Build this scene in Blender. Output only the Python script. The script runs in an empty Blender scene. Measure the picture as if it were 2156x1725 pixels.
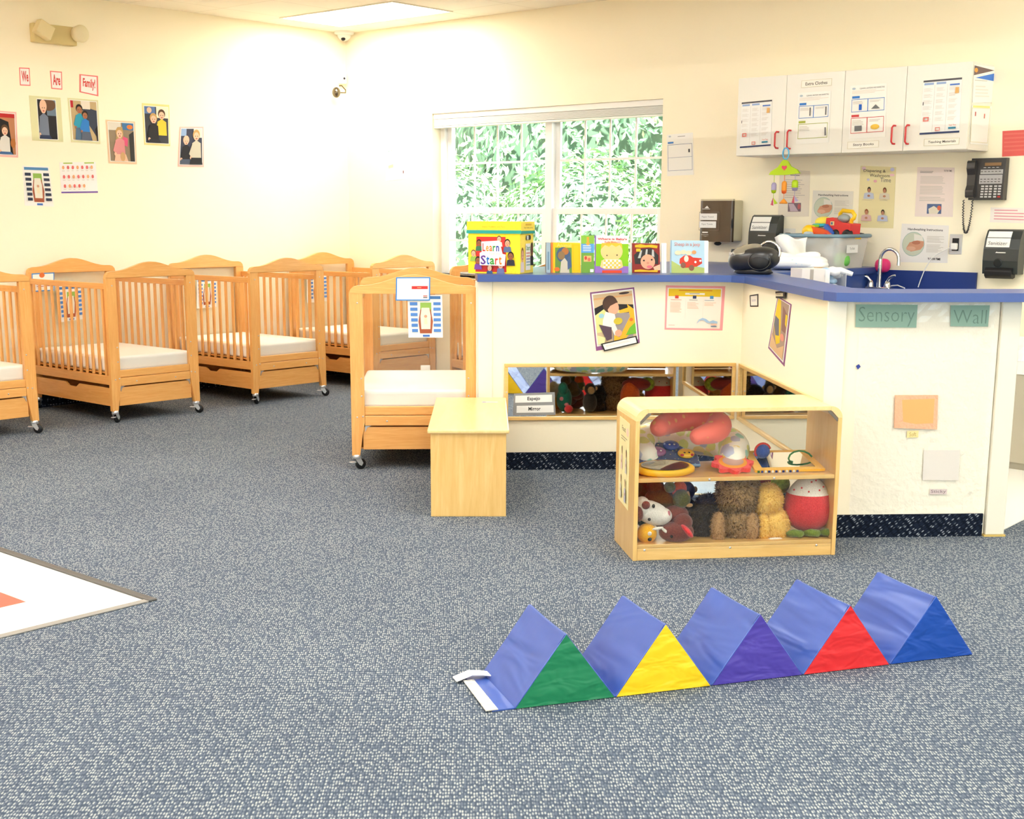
import bpy, math, random
from mathutils import Matrix, Vector
random.seed(7)
SC = bpy.context.scene
COL = SC.collection
PI = math.pi

# ---------------------------------------------------------------- camera
FPX, W, H, CX, CY = 2787.6, 2156.0, 1725.0, 1078.0, 862.5 + 160.9
YAW, PITCH, ROLL, CAMZ = math.radians(131.3157), math.radians(11.5596), math.radians(0.2349), 1.42
_F = Vector((math.cos(YAW)*math.cos(PITCH), math.sin(YAW)*math.cos(PITCH), -math.sin(PITCH)))
_R0 = Vector((math.sin(YAW), -math.cos(YAW), 0)); _U0 = _R0.cross(_F)
_R = _R0*math.cos(ROLL) + _U0*math.sin(ROLL); _U = -_R0*math.sin(ROLL) + _U0*math.cos(ROLL)
CAMP = Vector((0, 0, CAMZ))
cam = bpy.data.cameras.new('camera'); camo = bpy.data.objects.new('camera', cam); COL.objects.link(camo)
camo.matrix_world = Matrix((( _R.x, _U.x, -_F.x, 0), (_R.y, _U.y, -_F.y, 0), (_R.z, _U.z, -_F.z, CAMZ), (0, 0, 0, 1)))
cam.sensor_fit = 'HORIZONTAL'; cam.sensor_width = 36; cam.lens = FPX/W*36; cam.shift_y = 160.9/W
cam.clip_start = .05; cam.clip_end = 200
SC.camera = camo

# ---------------------------------------------------------------- world, sun, exposure
SC.view_settings.view_transform = 'Standard'; SC.view_settings.look = 'None'
SC.view_settings.gamma = 1; SC.view_settings.use_curve_mapping = False
SC.view_settings.exposure = -0.24
wd = bpy.data.worlds.new('sky'); SC.world = wd; wd.use_nodes = True
nt = wd.node_tree; nt.nodes.clear()
wo = nt.nodes.new('ShaderNodeOutputWorld'); bg = nt.nodes.new('ShaderNodeBackground')
bg.inputs[0].default_value = (.88, .96, 1, 1); bg.inputs[1].default_value = 9.0
nt.links.new(bg.outputs[0], wo.inputs[0])
sl = bpy.data.lights.new('sun', 'SUN'); sl.energy = 44.0; sl.angle = math.radians(2); sl.color = (1, .97, .9)
so = bpy.data.objects.new('sun', sl); COL.objects.link(so)
so.rotation_euler = Vector((-.45, .75, -1.0)).to_track_quat('-Z', 'Y').to_euler()
SC.cycles.use_denoising = True
SC.cycles.max_bounces = 10; SC.cycles.diffuse_bounces = 5; SC.cycles.glossy_bounces = 5
SC.cycles.transparent_max_bounces = 24; SC.cycles.transmission_bounces = 8
SC.cycles.sample_clamp_indirect = 0; SC.cycles.caustics_reflective = False; SC.cycles.caustics_refractive = False

# ---------------------------------------------------------------- pixel rays onto real planes
def ray(x, y): return _F + _R*((x-CX)/FPX) - _U*((y-CY)/FPX)
def at_z(x, y, z):
    d = ray(x, y); return CAMP + d*((z-CAMZ)/d.z)
class Plane:
    # a wall: u runs left to right as seen, v up, n towards the room
    def __init__(s, o, u, n):
        s.o, s.u, s.v, s.n = Vector(o), Vector(u).normalized(), Vector((0, 0, 1)), Vector(n).normalized()
    def hit(s, x, y):
        d = ray(x, y); return CAMP + d*((s.o-CAMP).dot(s.n)/d.dot(s.n))
    def uv(s, x, y):
        p = s.hit(x, y)-s.o; return p.dot(s.u), p.dot(s.v)
    def mat(s, p):
        m = Matrix.Identity(4)
        for i, a in enumerate((s.u, -s.n, s.v)):
            for k in range(3): m[k][i] = a[k]
        m.translation = p; return m
    def off(s, d): return Plane(s.o+s.n*d, s.u, s.n)
Q = math.sqrt(.5)
VA, VB = Vector((Q, Q, 0)), Vector((-Q, Q, 0))
def AB(a, b, z=0): return VA*a + VB*b + Vector((0, 0, z))
XL, YB, ZC = -9.12, 8.14, 2.97
P_BACK = Plane((0, YB, 0), (1, 0, 0), (0, -1, 0))
P_LEFT = Plane((XL, 0, 0), (0, 1, 0), (1, 0, 0))
BA, AB_, BC = 7.39, 1.77, 5.71
P_A = Plane(AB(0, BA), VA, -VB)
P_B = Plane(AB(AB_, 0), -VB, -VA)
P_C = Plane(AB(0, BC), VA, -VB)

# ---------------------------------------------------------------- materials
def lin(c):
    c = c/255.0
    return c/12.92 if c <= .04045 else ((c+.055)/1.055)**2.4
_mc = {}
def newmat(name):
    m = bpy.data.materials.new(name); m.use_nodes = True
    return m, m.node_tree, m.node_tree.nodes['Principled BSDF']
def col(r, g, b, rough=.6, metal=0, spec=.3, name=None, sc=.9):
    k = (r, g, b, rough, metal, spec)
    if k in _mc: return _mc[k]
    m, t, p = newmat(name or 'colour_%d_%d_%d' % (r, g, b))
    p.inputs['Base Color'].default_value = (lin(r)*sc, lin(g)*sc, lin(b)*sc, 1)
    p.inputs['Roughness'].default_value = rough; p.inputs['Metallic'].default_value = metal
    p.inputs['Specular IOR Level'].default_value = spec
    _mc[k] = m; return m
def ramp(t, fac, stops):
    r = t.nodes.new('ShaderNodeValToRGB'); e = r.color_ramp.elements
    while len(e) < len(stops): e.new(.5)
    for i, (p, c) in enumerate(stops):
        e[i].position = p; e[i].color = (*[x for x in c], 1)
    t.links.new(fac, r.inputs[0]); return r.outputs[0]
def mapping(t, scale, rot=(0, 0, 0), coord='Object'):
    tc = t.nodes.new('ShaderNodeTexCoord'); mp = t.nodes.new('ShaderNodeMapping')
    mp.inputs['Scale'].default_value = scale; mp.inputs['Rotation'].default_value = rot
    t.links.new(tc.outputs[coord], mp.inputs[0]); return mp.outputs[0]
def noise(t, vec, scale=5, detail=3, dist=0, rough=.5):
    n = t.nodes.new('ShaderNodeTexNoise'); n.inputs['Scale'].default_value = scale
    n.inputs['Detail'].default_value = detail; n.inputs['Distortion'].default_value = dist
    n.inputs['Roughness'].default_value = rough
    if vec: t.links.new(vec, n.inputs['Vector'])
    return n.outputs['Fac']
def bump(t, p, h, strength=.3, dist=.01):
    b = t.nodes.new('ShaderNodeBump'); b.inputs['Strength'].default_value = strength; b.inputs['Distance'].default_value = dist
    t.links.new(h, b.inputs['Height']); t.links.new(b.outputs[0], p.inputs['Normal'])
def L(*c): return tuple(lin(x) for x in c)
def wood(name, c1, c2, scale, rough=.35, coat=.3):
    m, t, p = newmat(name)
    v = mapping(t, scale)
    n1 = noise(t, v, 3, 4, 1.2); n2 = noise(t, v, 14, 2, .3)
    mx = t.nodes.new('ShaderNodeMath'); mx.operation = 'MULTIPLY_ADD'; mx.inputs[1].default_value = .35
    t.links.new(n2, mx.inputs[0]); t.links.new(n1, mx.inputs[2])
    t.links.new(ramp(t, mx.outputs[0], [(.45, L(*c1)), (.62, L(*[(a+b)/2 for a, b in zip(c1, c2)])), (.85, L(*c2))]), p.inputs['Base Color'])
    p.inputs['Roughness'].default_value = rough; p.inputs['Coat Weight'].default_value = coat; p.inputs['Coat Roughness'].default_value = .15
    return m
PINE_Z = wood('pine_upright', (240, 184, 110), (229, 164, 88), (26, 26, 1.6))
PINE_X = wood('pine_across', (240, 184, 110), (229, 164, 88), (1.6, 26, 26))
PINE_Y = wood('pine_lengthwise', (238, 180, 106), (226, 160, 84), (26, 1.6, 26))
PINE_PALE = wood('pine_pale', (242, 205, 150), (226, 178, 116), (1.6, 26, 26))
BIRCH = wood('birch_ply', (240, 203, 134), (228, 184, 108), (9, 9, .9), .3, .5)
BIRCH_TOP = wood('birch_top', (244, 214, 152), (240, 205, 138), (9, .9, 9), .3, .25)
BIRCH_X = wood('birch_edge', (240, 200, 128), (228, 182, 106), (.9, 9, 9), .3, .5)
def wall_mat(name, c, bs=.12, sc=60, rough=.75):
    m, t, p = newmat(name)
    v = mapping(t, (1, 1, 1)); n = noise(t, v, sc, 3)
    p.inputs['Base Color'].default_value = (*L(*c), 1); p.inputs['Roughness'].default_value = rough
    p.inputs['Specular IOR Level'].default_value = .15
    bump(t, p, n, bs, .008); return m
WALL = wall_mat('cream_wall_paint', (250, 241, 215), .06)
WALLW = wall_mat('pale_rough_plaster', (246, 239, 220), 1.0, 26)
TRIMW = col(247, 242, 224, .4, 0, .4, 'white_trim')
def carpet(name, base, dark, light, rot, scale, fr, keep, bs=.6):
    # loop pile: a staggered lattice of short light flecks on a darker ground
    m, t, p = newmat(name)
    tc = t.nodes.new('ShaderNodeTexCoord'); m1 = t.nodes.new('ShaderNodeMapping'); m1.inputs['Rotation'].default_value = rot
    m2 = t.nodes.new('ShaderNodeMapping'); m2.inputs['Scale'].default_value = scale; m2.inputs['Location'].default_value = (.37, .37, .37)
    t.links.new(tc.outputs['Object'], m1.inputs[0]); t.links.new(m1.outputs[0], m2.inputs[0])
    vo = t.nodes.new('ShaderNodeTexVoronoi'); vo.inputs['Scale'].default_value = 1; vo.inputs['Randomness'].default_value = .5
    t.links.new(m2.outputs[0], vo.inputs['Vector'])
    sep = t.nodes.new('ShaderNodeSeparateColor'); t.links.new(vo.outputs['Color'], sep.inputs[0])
    ground = ramp(t, vo.outputs['Distance'], [(fr, L(*base)), (.62, L(*dark))])
    fl = ramp(t, vo.outputs['Distance'], [(fr*.45, (1, 1, 1)), (fr, (0, 0, 0))])
    on = ramp(t, sep.outputs[0], [(max(0, keep-.12), (0, 0, 0)), (keep+.25, (1, 1, 1))])
    mu = t.nodes.new('ShaderNodeMix'); mu.data_type = 'RGBA'; mu.blend_type = 'MULTIPLY'; mu.inputs[0].default_value = 1
    t.links.new(fl, mu.inputs[6]); t.links.new(on, mu.inputs[7])
    mx = t.nodes.new('ShaderNodeMix'); mx.data_type = 'RGBA'
    t.links.new(mu.outputs[2], mx.inputs[0]); t.links.new(ground, mx.inputs[6]); mx.inputs[7].default_value = (*L(*light), 1)
    n2 = noise(t, tc.outputs['Object'], 1.3, 3)
    m3 = t.nodes.new('ShaderNodeMix'); m3.data_type = 'RGBA'; m3.blend_type = 'MULTIPLY'; m3.inputs[0].default_value = 1
    t.links.new(mx.outputs[2], m3.inputs[6]); t.links.new(ramp(t, n2, [(.35, (.92, .92, .92)), (.65, (1.04, 1.03, 1.01))]), m3.inputs[7])
    t.links.new(m3.outputs[2], p.inputs['Base Color'])
    p.inputs['Roughness'].default_value = .95; p.inputs['Specular IOR Level'].default_value = .1
    bump(t, p, vo.outputs['Distance'], bs, -.003)
    return m
CARPET = carpet('blue_grey_loop_carpet', (88, 99, 114), (68, 79, 94), (166, 170, 168), (0, 0, math.radians(-43)), (140, 50, 50), .44, .2)
CARPETB = carpet('navy_carpet_base', (30, 38, 54), (18, 24, 36), (160, 168, 176), (0, math.radians(38), 0), (42, 42, 100), .34, .42, .3)
def clear(name, tint=(1, 1, 1), gloss=.08, rough=.02):
    m = bpy.data.materials.new(name); m.use_nodes = True; t = m.node_tree; t.nodes.clear()
    o = t.nodes.new('ShaderNodeOutputMaterial'); mx = t.nodes.new('ShaderNodeMixShader')
    a = t.nodes.new('ShaderNodeBsdfTransparent'); a.inputs[0].default_value = (*tint, 1)
    g = t.nodes.new('ShaderNodeBsdfGlossy'); g.inputs['Roughness'].default_value = rough
    lw = t.nodes.new('ShaderNodeLayerWeight'); lw.inputs[0].default_value = .5
    pw = t.nodes.new('ShaderNodeMath'); pw.operation = 'POWER'; pw.inputs[1].default_value = 5; t.links.new(lw.outputs['Facing'], pw.inputs[0])
    mu = t.nodes.new('ShaderNodeMath'); mu.operation = 'MULTIPLY_ADD'; mu.inputs[1].default_value = .8; mu.inputs[2].default_value = gloss; t.links.new(pw.outputs[0], mu.inputs[0]); mu.use_clamp = True
    t.links.new(mu.outputs[0], mx.inputs[0]); t.links.new(a.outputs[0], mx.inputs[1]); t.links.new(g.outputs[0], mx.inputs[2])
    t.links.new(mx.outputs[0], o.inputs[0]); return m
GLASS = clear('window_glass', (.97, .99, .98), .03)
ACRYL = clear('clear_acrylic', (.98, .975, .96), .045, .03)
def milky(name, c, alpha, rough=.35):
    m = bpy.data.materials.new(name); m.use_nodes = True; t = m.node_tree
    p = t.nodes['Principled BSDF']; p.inputs['Base Color'].default_value = (*L(*c), 1)
    p.inputs['Alpha'].default_value = alpha; p.inputs['Roughness'].default_value = rough
    return m
MIRROR = col(236, 238, 238, .015, 1, .5, 'mirror_silver', 1)
CHROME = col(225, 225, 225, .12, 1, .5, 'chrome', 1)
STEEL = col(200, 202, 204, .35, .55, .5, 'brushed_steel', 1)
CASTM = col(214, 216, 218, .28, .6, .5, 'caster_metal', 1)
def emit(name, c, s):
    m = bpy.data.materials.new(name); m.use_nodes = True; t = m.node_tree; t.nodes.clear()
    o = t.nodes.new('ShaderNodeOutputMaterial'); e = t.nodes.new('ShaderNodeEmission')
    e.inputs[0].default_value = (*c, 1); e.inputs[1].default_value = s
    t.links.new(e.outputs[0], o.inputs[0]); return m
PANEL = emit('lit_diffuser', (1, .965, .89), 24.0)
BLUE = col(60, 86, 152, .34, 0, .5, 'blue_laminate', 1)
BLACK = col(32, 32, 34, .4); WHITE = col(248, 247, 242, .5); GREYT = col(120, 120, 120, .7)

# ---------------------------------------------------------------- mesh builder
_tc = {}
def text_geo(s, bold=0.0):
    k = (s, bold)
    if k in _tc: return _tc[k]
    cu = bpy.data.curves.new('t', 'FONT'); cu.body = s; cu.size = 1; cu.offset = bold; cu.resolution_u = 2
    ob = bpy.data.objects.new('t', cu); me = ob.to_mesh()
    vs = [tuple(v.co) for v in me.vertices]; fs = [tuple(p.vertices) for p in me.polygons]
    ob.to_mesh_clear(); bpy.data.objects.remove(ob); bpy.data.curves.remove(cu)
    if not vs: vs = [(0, 0, 0), (1, 0, 0), (1, 1, 0)]; fs = [(0, 1, 2)]
    x0 = min(v[0] for v in vs); x1 = max(v[0] for v in vs); y0 = min(v[1] for v in vs); y1 = max(v[1] for v in vs)
    vs = [((v[0]-x0)/(x1-x0), (v[1]-y0)/(y1-y0)) for v in vs]
    _tc[k] = (vs, fs); return _tc[k]
class MB:
    def __init__(s): s.v = []; s.f = []; s.mi = []; s.sm = []; s.mats = []; s.M = Matrix.Identity(4)
    def mat(s, m):
        if m not in s.mats: s.mats.append(m)
        return s.mats.index(m)
    def add(s, vs, fs, m, smooth=False):
        o = len(s.v); s.v += [tuple(s.M @ Vector(v)) for v in vs]
        s.f += [tuple(i+o for i in f) for f in fs]; k = s.mat(m); s.mi += [k]*len(fs); s.sm += [smooth]*len(fs)
        return s
    def box(s, x0, y0, z0, x1, y1, z1, m):
        v = [(x, y, z) for x in (x0, x1) for y in (y0, y1) for z in (z0, z1)]
        return s.add(v, [(0, 1, 3, 2), (4, 6, 7, 5), (0, 4, 5, 1), (2, 3, 7, 6), (0, 2, 6, 4), (1, 5, 7, 3)], m)
    def prism(s, pts, d0, d1, m, ax='z', smooth=False):
        # pts 2D ; ax z: (x,y) extruded in z ; ax y: (x,z) extruded in y ; ax x: (y,z) extruded in x
        n = len(pts)
        def P(p, d): return (p[0], p[1], d) if ax == 'z' else ((p[0], d, p[1]) if ax == 'y' else (d, p[0], p[1]))
        v = [P(p, d0) for p in pts] + [P(p, d1) for p in pts]
        s.add(v, [tuple(range(n))[::-1], tuple(range(n, 2*n))], m)
        s.add(v, [(i, (i+1) % n, n+(i+1) % n, n+i) for i in range(n)], m, smooth)
        return s
    def tube(s, pts, r, m, seg=8, closed=False, caps=True):
        pts = [Vector(p) for p in pts]; n = len(pts); rs = r if isinstance(r, (list, tuple)) else [r]*n
        vs = []; up = None
        for i, p in enumerate(pts):
            a = pts[(i-1) % n] if (closed or i) else p; b = pts[(i+1) % n] if (closed or i < n-1) else p
            t = (b-a).normalized()
            if up is None: up = t.orthogonal().normalized()
            up = (up-t*up.dot(t)).normalized(); w = t.cross(up)
            for k in range(seg):
                an = 2*PI*k/seg; vs.append(p+up*math.cos(an)*rs[i]+w*math.sin(an)*rs[i])
        fs = []
        for i in range(n if closed else n-1):
            j = (i+1) % n
            for k in range(seg): fs.append((i*seg+k, i*seg+(k+1) % seg, j*seg+(k+1) % seg, j*seg+k))
        s.add(vs, fs, m, True)
        if caps and not closed: s.add(vs[:seg], [tuple(range(seg))[::-1]], m); s.add(vs[-seg:], [tuple(range(seg))], m)
        return s
    def lathe(s, prof, m, c=(0, 0, 0), seg=24, ax='z', sx=1, sy=1, smooth=True):
        vs = []; fs = []; n = len(prof)
        for k in range(seg):
            an = 2*PI*k/seg; ca, sa = math.cos(an)*sx, math.sin(an)*sy
            for r, h in prof:
                p = (r*ca, r*sa, h) if ax == 'z' else ((r*ca, h, r*sa) if ax == 'y' else (h, r*ca, r*sa))
                vs.append((p[0]+c[0], p[1]+c[1], p[2]+c[2]))
        for k in range(seg):
            j = (k+1) % seg
            for i in range(n-1): fs.append((k*n+i, j*n+i, j*n+i+1, k*n+i+1))
        s.add(vs, fs, m, smooth)
        for e in (0, n-1):
            if prof[e][0] > 1e-4: s.add([vs[k*n+e] for k in range(seg)], [tuple(range(seg)) if e else tuple(range(seg))[::-1]], m)
        return s
    def ell(s, c, r, m, seg=16, rings=10, rot=None, p=1.0):
        vs = []; fs = []
        if not isinstance(r, (tuple, list)): r = (r, r, r)
        R = rot or Matrix.Identity(3)
        def sp(x): return math.copysign(abs(x)**p, x)
        for i in range(rings+1):
            th = PI*i/rings
            for k in range(seg):
                an = 2*PI*k/seg
                q = R @ Vector((r[0]*sp(math.sin(th))*sp(math.cos(an)), r[1]*sp(math.sin(th))*sp(math.sin(an)), r[2]*sp(math.cos(th))))
                vs.append((q.x+c[0], q.y+c[1], q.z+c[2]))
        for i in range(rings):
            for k in range(seg):
                fs.append((i*seg+k, (i+1)*seg+k, (i+1)*seg+(k+1) % seg, i*seg+(k+1) % seg))
        return s.add(vs, fs, m, True)
    def build(s, name, parent=None, M=None, bevel=0, seg=2, label=None):
        me = bpy.data.meshes.new(name); me.from_pydata(s.v, [], s.f)
        for m in s.mats: me.materials.append(m)
        me.polygons.foreach_set('material_index', s.mi); me.polygons.foreach_set('use_smooth', s.sm)
        me.update(); ob = bpy.data.objects.new(name, me); COL.objects.link(ob)
        if parent: ob.parent = parent
        if M is not None:
            if isinstance(M, Matrix): ob.matrix_local = M
            else: ob.location = M
        if bevel:
            b = ob.modifiers.new('bevel', 'BEVEL'); b.width = bevel; b.segments = seg; b.limit_method = 'ANGLE'
        if label: ob['label'] = label
        return ob
def tag(o, label, cat, group=None, kind=None):
    if label: o['label'] = label
    if cat: o['category'] = cat
    if group: o['group'] = group
    if kind: o['kind'] = kind
    return o
def thing(name, label, cat, M=None, group=None):
    o = bpy.data.objects.new(name, None); COL.objects.link(o); o.empty_display_size = .05
    if M is not None:
        if isinstance(M, Matrix): o.matrix_world = M
        else: o.location = M
    return tag(o, label, cat, group)
def struct(o): o['kind'] = 'structure'; return o
def pose(p, deg=0): return Matrix.Translation(Vector(p)) @ Matrix.Rotation(math.radians(deg), 4, 'Z')
def copy_tree(o, parent=None):
    c = o.copy(); COL.objects.link(c)
    if parent: c.parent = parent
    for ch in list(o.children): copy_tree(ch, c)
    return c

# ---------------------------------------------------------------- flat artwork on a sheet (s right, t down, both 0..1)
STEP = .0003
def art(mb, quad, ops, y0=0.0):
    # quad: TL,TR,BR,BL in local (x,z); drawn on the -y side
    def B(s_, t_):
        a, b, c, d = quad
        return ((a[0]*(1-s_)+b[0]*s_)*(1-t_)+(d[0]*(1-s_)+c[0]*s_)*t_, (a[1]*(1-s_)+b[1]*s_)*(1-t_)+(d[1]*(1-s_)+c[1]*s_)*t_)
    lay = 0
    for op in ops:
        k = op[0]; lay += 1; y = y0-STEP*lay
        if k == 'r': pts = [(op[1], op[2]), (op[3], op[2]), (op[3], op[4]), (op[1], op[4])]
        elif k == 'p': pts = op[1]
        elif k == 'e': pts = [(op[1]+op[3]*math.cos(2*PI*i/20), op[2]+op[4]*math.sin(2*PI*i/20)) for i in range(20)]
        if k in 'rpe':
            c = op[5] if k != 'p' else op[2]
            q = [B(*p) for p in pts]
            mb.add([(p[0], y, p[1]) for p in q], [tuple(range(len(q)))], c)
        elif k == 'f':   # frame outline
            x0, t0, x1, t1, w, c = op[1:7]; h = op[7] if len(op) > 7 else w
            for a in ((x0, t0, x1, t0+h), (x0, t1-h, x1, t1), (x0, t0+h, x0+w, t1-h), (x1-w, t0+h, x1, t1-h)):
                q = [B(a[0], a[1]), B(a[2], a[1]), B(a[2], a[3]), B(a[0], a[3])]
                mb.add([(p[0], y, p[1]) for p in q], [(0, 1, 2, 3)], c)
        elif k == 't':
            vs, fs = text_geo(op[1], op[7] if len(op) > 7 else 0)
            x0, t0, x1, t1 = op[2:6]
            q = [B(x0+(x1-x0)*v[0], t1+(t0-t1)*v[1]) for v in vs]
            mb.add([(p[0], y, p[1]) for p in q], fs, op[6])
        elif k == 'L':   # lines of small print: rect, rows, colour
            x0, t0, x1, t1, n, c = op[1:7]
            rr = random.Random(int(x0*100)+n)
            for i in range(n):
                ta = t0+(t1-t0)*i/n; tb = ta+(t1-t0)/n*.38; xe = x0+(x1-x0)*rr.uniform(.65, 1)
                q = [B(x0, ta), B(xe, ta), B(xe, tb), B(x0, tb)]
                mb.add([(p[0], y, p[1]) for p in q], [(0, 1, 2, 3)], c)
def sheet(name, label, cat, plane, px, ops, base=WHITE, th=.0015, group=None, lift=.0005, curl=0):
    uv = [plane.uv(*p) for p in px]
    cu = sum(p[0] for p in uv)/4; cv = sum(p[1] for p in uv)/4
    q = [(p[0]-cu, p[1]-cv) for p in uv]
    mb = MB(); mb.prism([q[3], q[2], q[1], q[0]], -th, 0, base, 'y')
    art(mb, q, ops, -th)
    M = plane.mat(plane.o+plane.u*cu+plane.v*cv+plane.n*lift)
    return tag(mb.build(name, None, M), label, cat, group)
def rot_quad(w, h, deg=0):
    c, s_ = math.cos(math.radians(deg)), math.sin(math.radians(deg))
    return [(x*c-z*s_, x*s_+z*c) for x, z in ((-w/2, h/2), (w/2, h/2), (w/2, -h/2), (-w/2, -h/2))]
# ================================================================ THE ROOM
XR, YF = 3.2, -3.0
TX, TY = -4.185, 2.675          # corner of the tiled patch
mb = MB(); mb.box(XL, TY, -.05, XR, YB, 0, CARPET); mb.box(TX, YF, -.05, XR, TY, 0, CARPET)
struct(mb.build('floor'))
def tile_mat(red=False):
    m, t, p = newmat('vinyl_tiles')
    tc = t.nodes.new('ShaderNodeTexCoord')
    mp = t.nodes.new('ShaderNodeMapping'); mp.inputs['Location'].default_value = (-TX/.305, -TY/.305, 0); mp.inputs['Scale'].default_value = (1/.305, 1/.305, 1)
    t.links.new(tc.outputs['Object'], mp.inputs[0])
    if red:
        sep = t.nodes.new('ShaderNodeSeparateXYZ'); t.links.new(mp.outputs[0], sep.inputs[0])
        def fl(o):
            n = t.nodes.new('ShaderNodeMath'); n.operation = 'FLOOR'; t.links.new(o, n.inputs[0]); return n.outputs[0]
        def mod(o, k):
            n = t.nodes.new('ShaderNodeMath'); n.operation = 'FLOORED_MODULO'; n.inputs[1].default_value = k; t.links.new(o, n.inputs[0]); return n.outputs[0]
        def lt(o, k):
            n = t.nodes.new('ShaderNodeMath'); n.operation = 'LESS_THAN'; n.inputs[1].default_value = k; t.links.new(o, n.inputs[0]); return n.outputs[0]
        a = lt(mod(fl(sep.outputs[0]), 3), 1.5); b = lt(mod(fl(sep.outputs[1]), 3), 1.5)
        mu = t.nodes.new('ShaderNodeMath'); mu.operation = 'MULTIPLY'; t.links.new(a, mu.inputs[0]); t.links.new(b, mu.inputs[1])
        t.links.new(ramp(t, mu.outputs[0], [(0, L(252, 250, 240)), (1, L(222, 96, 84))]), p.inputs['Base Color'])
    else:
        p.inputs['Base Color'].default_value = (*L(250, 248, 240), 1)
    p.inputs['Roughness'].default_value = .28; return m
mb = MB(); mb.box(XL, YF, -.05, TX, TY, .001, tile_mat(True)); struct(mb.build('floor.001'))
# the rubber strip where carpet meets tile
RUB = col(96, 94, 92, .5, name='grey_rubber')
mb = MB(); mb.box(XL, TY, 0, TX+.035, TY+.035, .008, RUB); mb.box(TX, YF, 0, TX+.035, TY, .006, col(150, 146, 140, .5, name='worn_rubber'))
struct(mb.build('trim_1', bevel=.003))
# tiles behind the station
a0 = 2.56
mb = MB(); mb.prism([tuple(AB(1.84, 5.835))[:2], tuple(AB(2.60, 5.75))[:2], (-2.24, 6.3), (-2.42, YB), (-4.6, YB)], .0, .004, tile_mat(False))
struct(mb.build('floor.002'))

# window opening in the back wall
WX0, WX1, WZ0, WZ1 = -8.06, -5.722, .93, 2.246
mb = MB(); D = .16
mb.box(XL, YB, 0, WX0, YB+D, ZC, WALL); mb.box(WX1, YB, 0, XR, YB+D, ZC, WALL)
mb.box(WX0, YB, 0, WX1, YB+D, WZ0, WALL); mb.box(WX0, YB, WZ1, WX1, YB+D, ZC, WALL)
struct(mb.build('wall_back'))
struct(MB().box(XL-.15, YF, 0, XL, YB+D, ZC, WALL).build('wall_left'))
w = MB(); RY0, RY1, FX0, FX1, HZ0, HZ1 = -1.2, 4.6, -4.6, .6, .85, 2.35
for b in ((XR, YF, 0, XR+.15, RY0, ZC), (XR, RY1, 0, XR+.15, YB+D, ZC), (XR, RY0, 0, XR+.15, RY1, HZ0), (XR, RY0, HZ1, XR+.15, RY1, ZC)): w.box(*b, WALL)
struct(w.build('wall_right')); w = MB()
for b in ((XL-.15, YF-.15, 0, FX0, YF, ZC), (FX1, YF-.15, 0, XR+.15, YF, ZC), (FX0, YF-.15, 0, FX1, YF, HZ0), (FX0, YF-.15, HZ1, FX1, YF, ZC)): w.box(*b, WALL)
struct(w.build('wall_front'))
w = MB()
for k in range(5):
    x = FX0+(FX1-FX0-.06)*k/4; w.box(x, YF-.12, HZ0, x+.06, YF-.04, HZ1, TRIMW)
for z in (HZ0, HZ1-.06): w.box(FX0, YF-.12, z, FX1, YF-.04, z+.06, TRIMW)
o = struct(w.build('fill_window_2')); MB().box(FX0, YF-.09, HZ0, FX1, YF-.086, HZ1, GLASS).build('pane', o)  # added window, unseen behind the camera, lets in frontal fill light
w = MB()
for k in range(5):
    y = RY0+(RY1-RY0-.06)*k/4; w.box(XR+.04, y, HZ0, XR+.12, y+.06, HZ1, TRIMW)
for z in (HZ0, HZ1-.06): w.box(XR+.04, RY0, z, XR+.12, RY1, z+.06, TRIMW)
o = struct(w.build('fill_window_3')); MB().box(XR+.08, RY0, HZ0, XR+.084, RY1, HZ1, GLASS).build('pane', o)  # second added window, out of view, brightens surfaces facing the camera side
struct(MB().box(XL, YB-.012, 0, -5.6, YB-.001, .1, CARPETB).build('baseboard_back'))
struct(MB().box(XL+.001, TY, 0, XL+.012, YB, .1, CARPETB).build('baseboard_left'))
# ceiling: acoustic tiles in a white grid
m, t, p = newmat('ceiling_tiles')
br = t.nodes.new('ShaderNodeTexBrick'); br.offset = 0; br.inputs['Scale'].default_value = 1
br.inputs['Brick Width'].default_value = .61; br.inputs['Row Height'].default_value = .61
br.inputs['Mortar Size'].default_value = .006; br.inputs['Mortar Smooth'].default_value = .3
br.inputs['Color1'].default_value = (*L(246, 240, 224), 1); br.inputs['Color2'].default_value = (*L(244, 238, 221), 1); br.inputs['Mortar'].default_value = (*L(228, 221, 202), 1)
mp = t.nodes.new('ShaderNodeMapping'); tc = t.nodes.new('ShaderNodeTexCoord'); mp.inputs['Location'].default_value = (8.75, -7.17, 0)
t.links.new(tc.outputs['Object'], mp.inputs[0]); t.links.new(mp.outputs[0], br.inputs['Vector'])
t.links.new(br.outputs['Color'], p.inputs['Base Color']); p.inputs['Roughness'].default_value = .9
bump(t, p, noise(t, tc.outputs['Object'], 120, 2), .15, .004)
struct(MB().box(XL, YF, ZC, XR, YB+D, ZC+.1, m).build('ceiling'))
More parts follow.
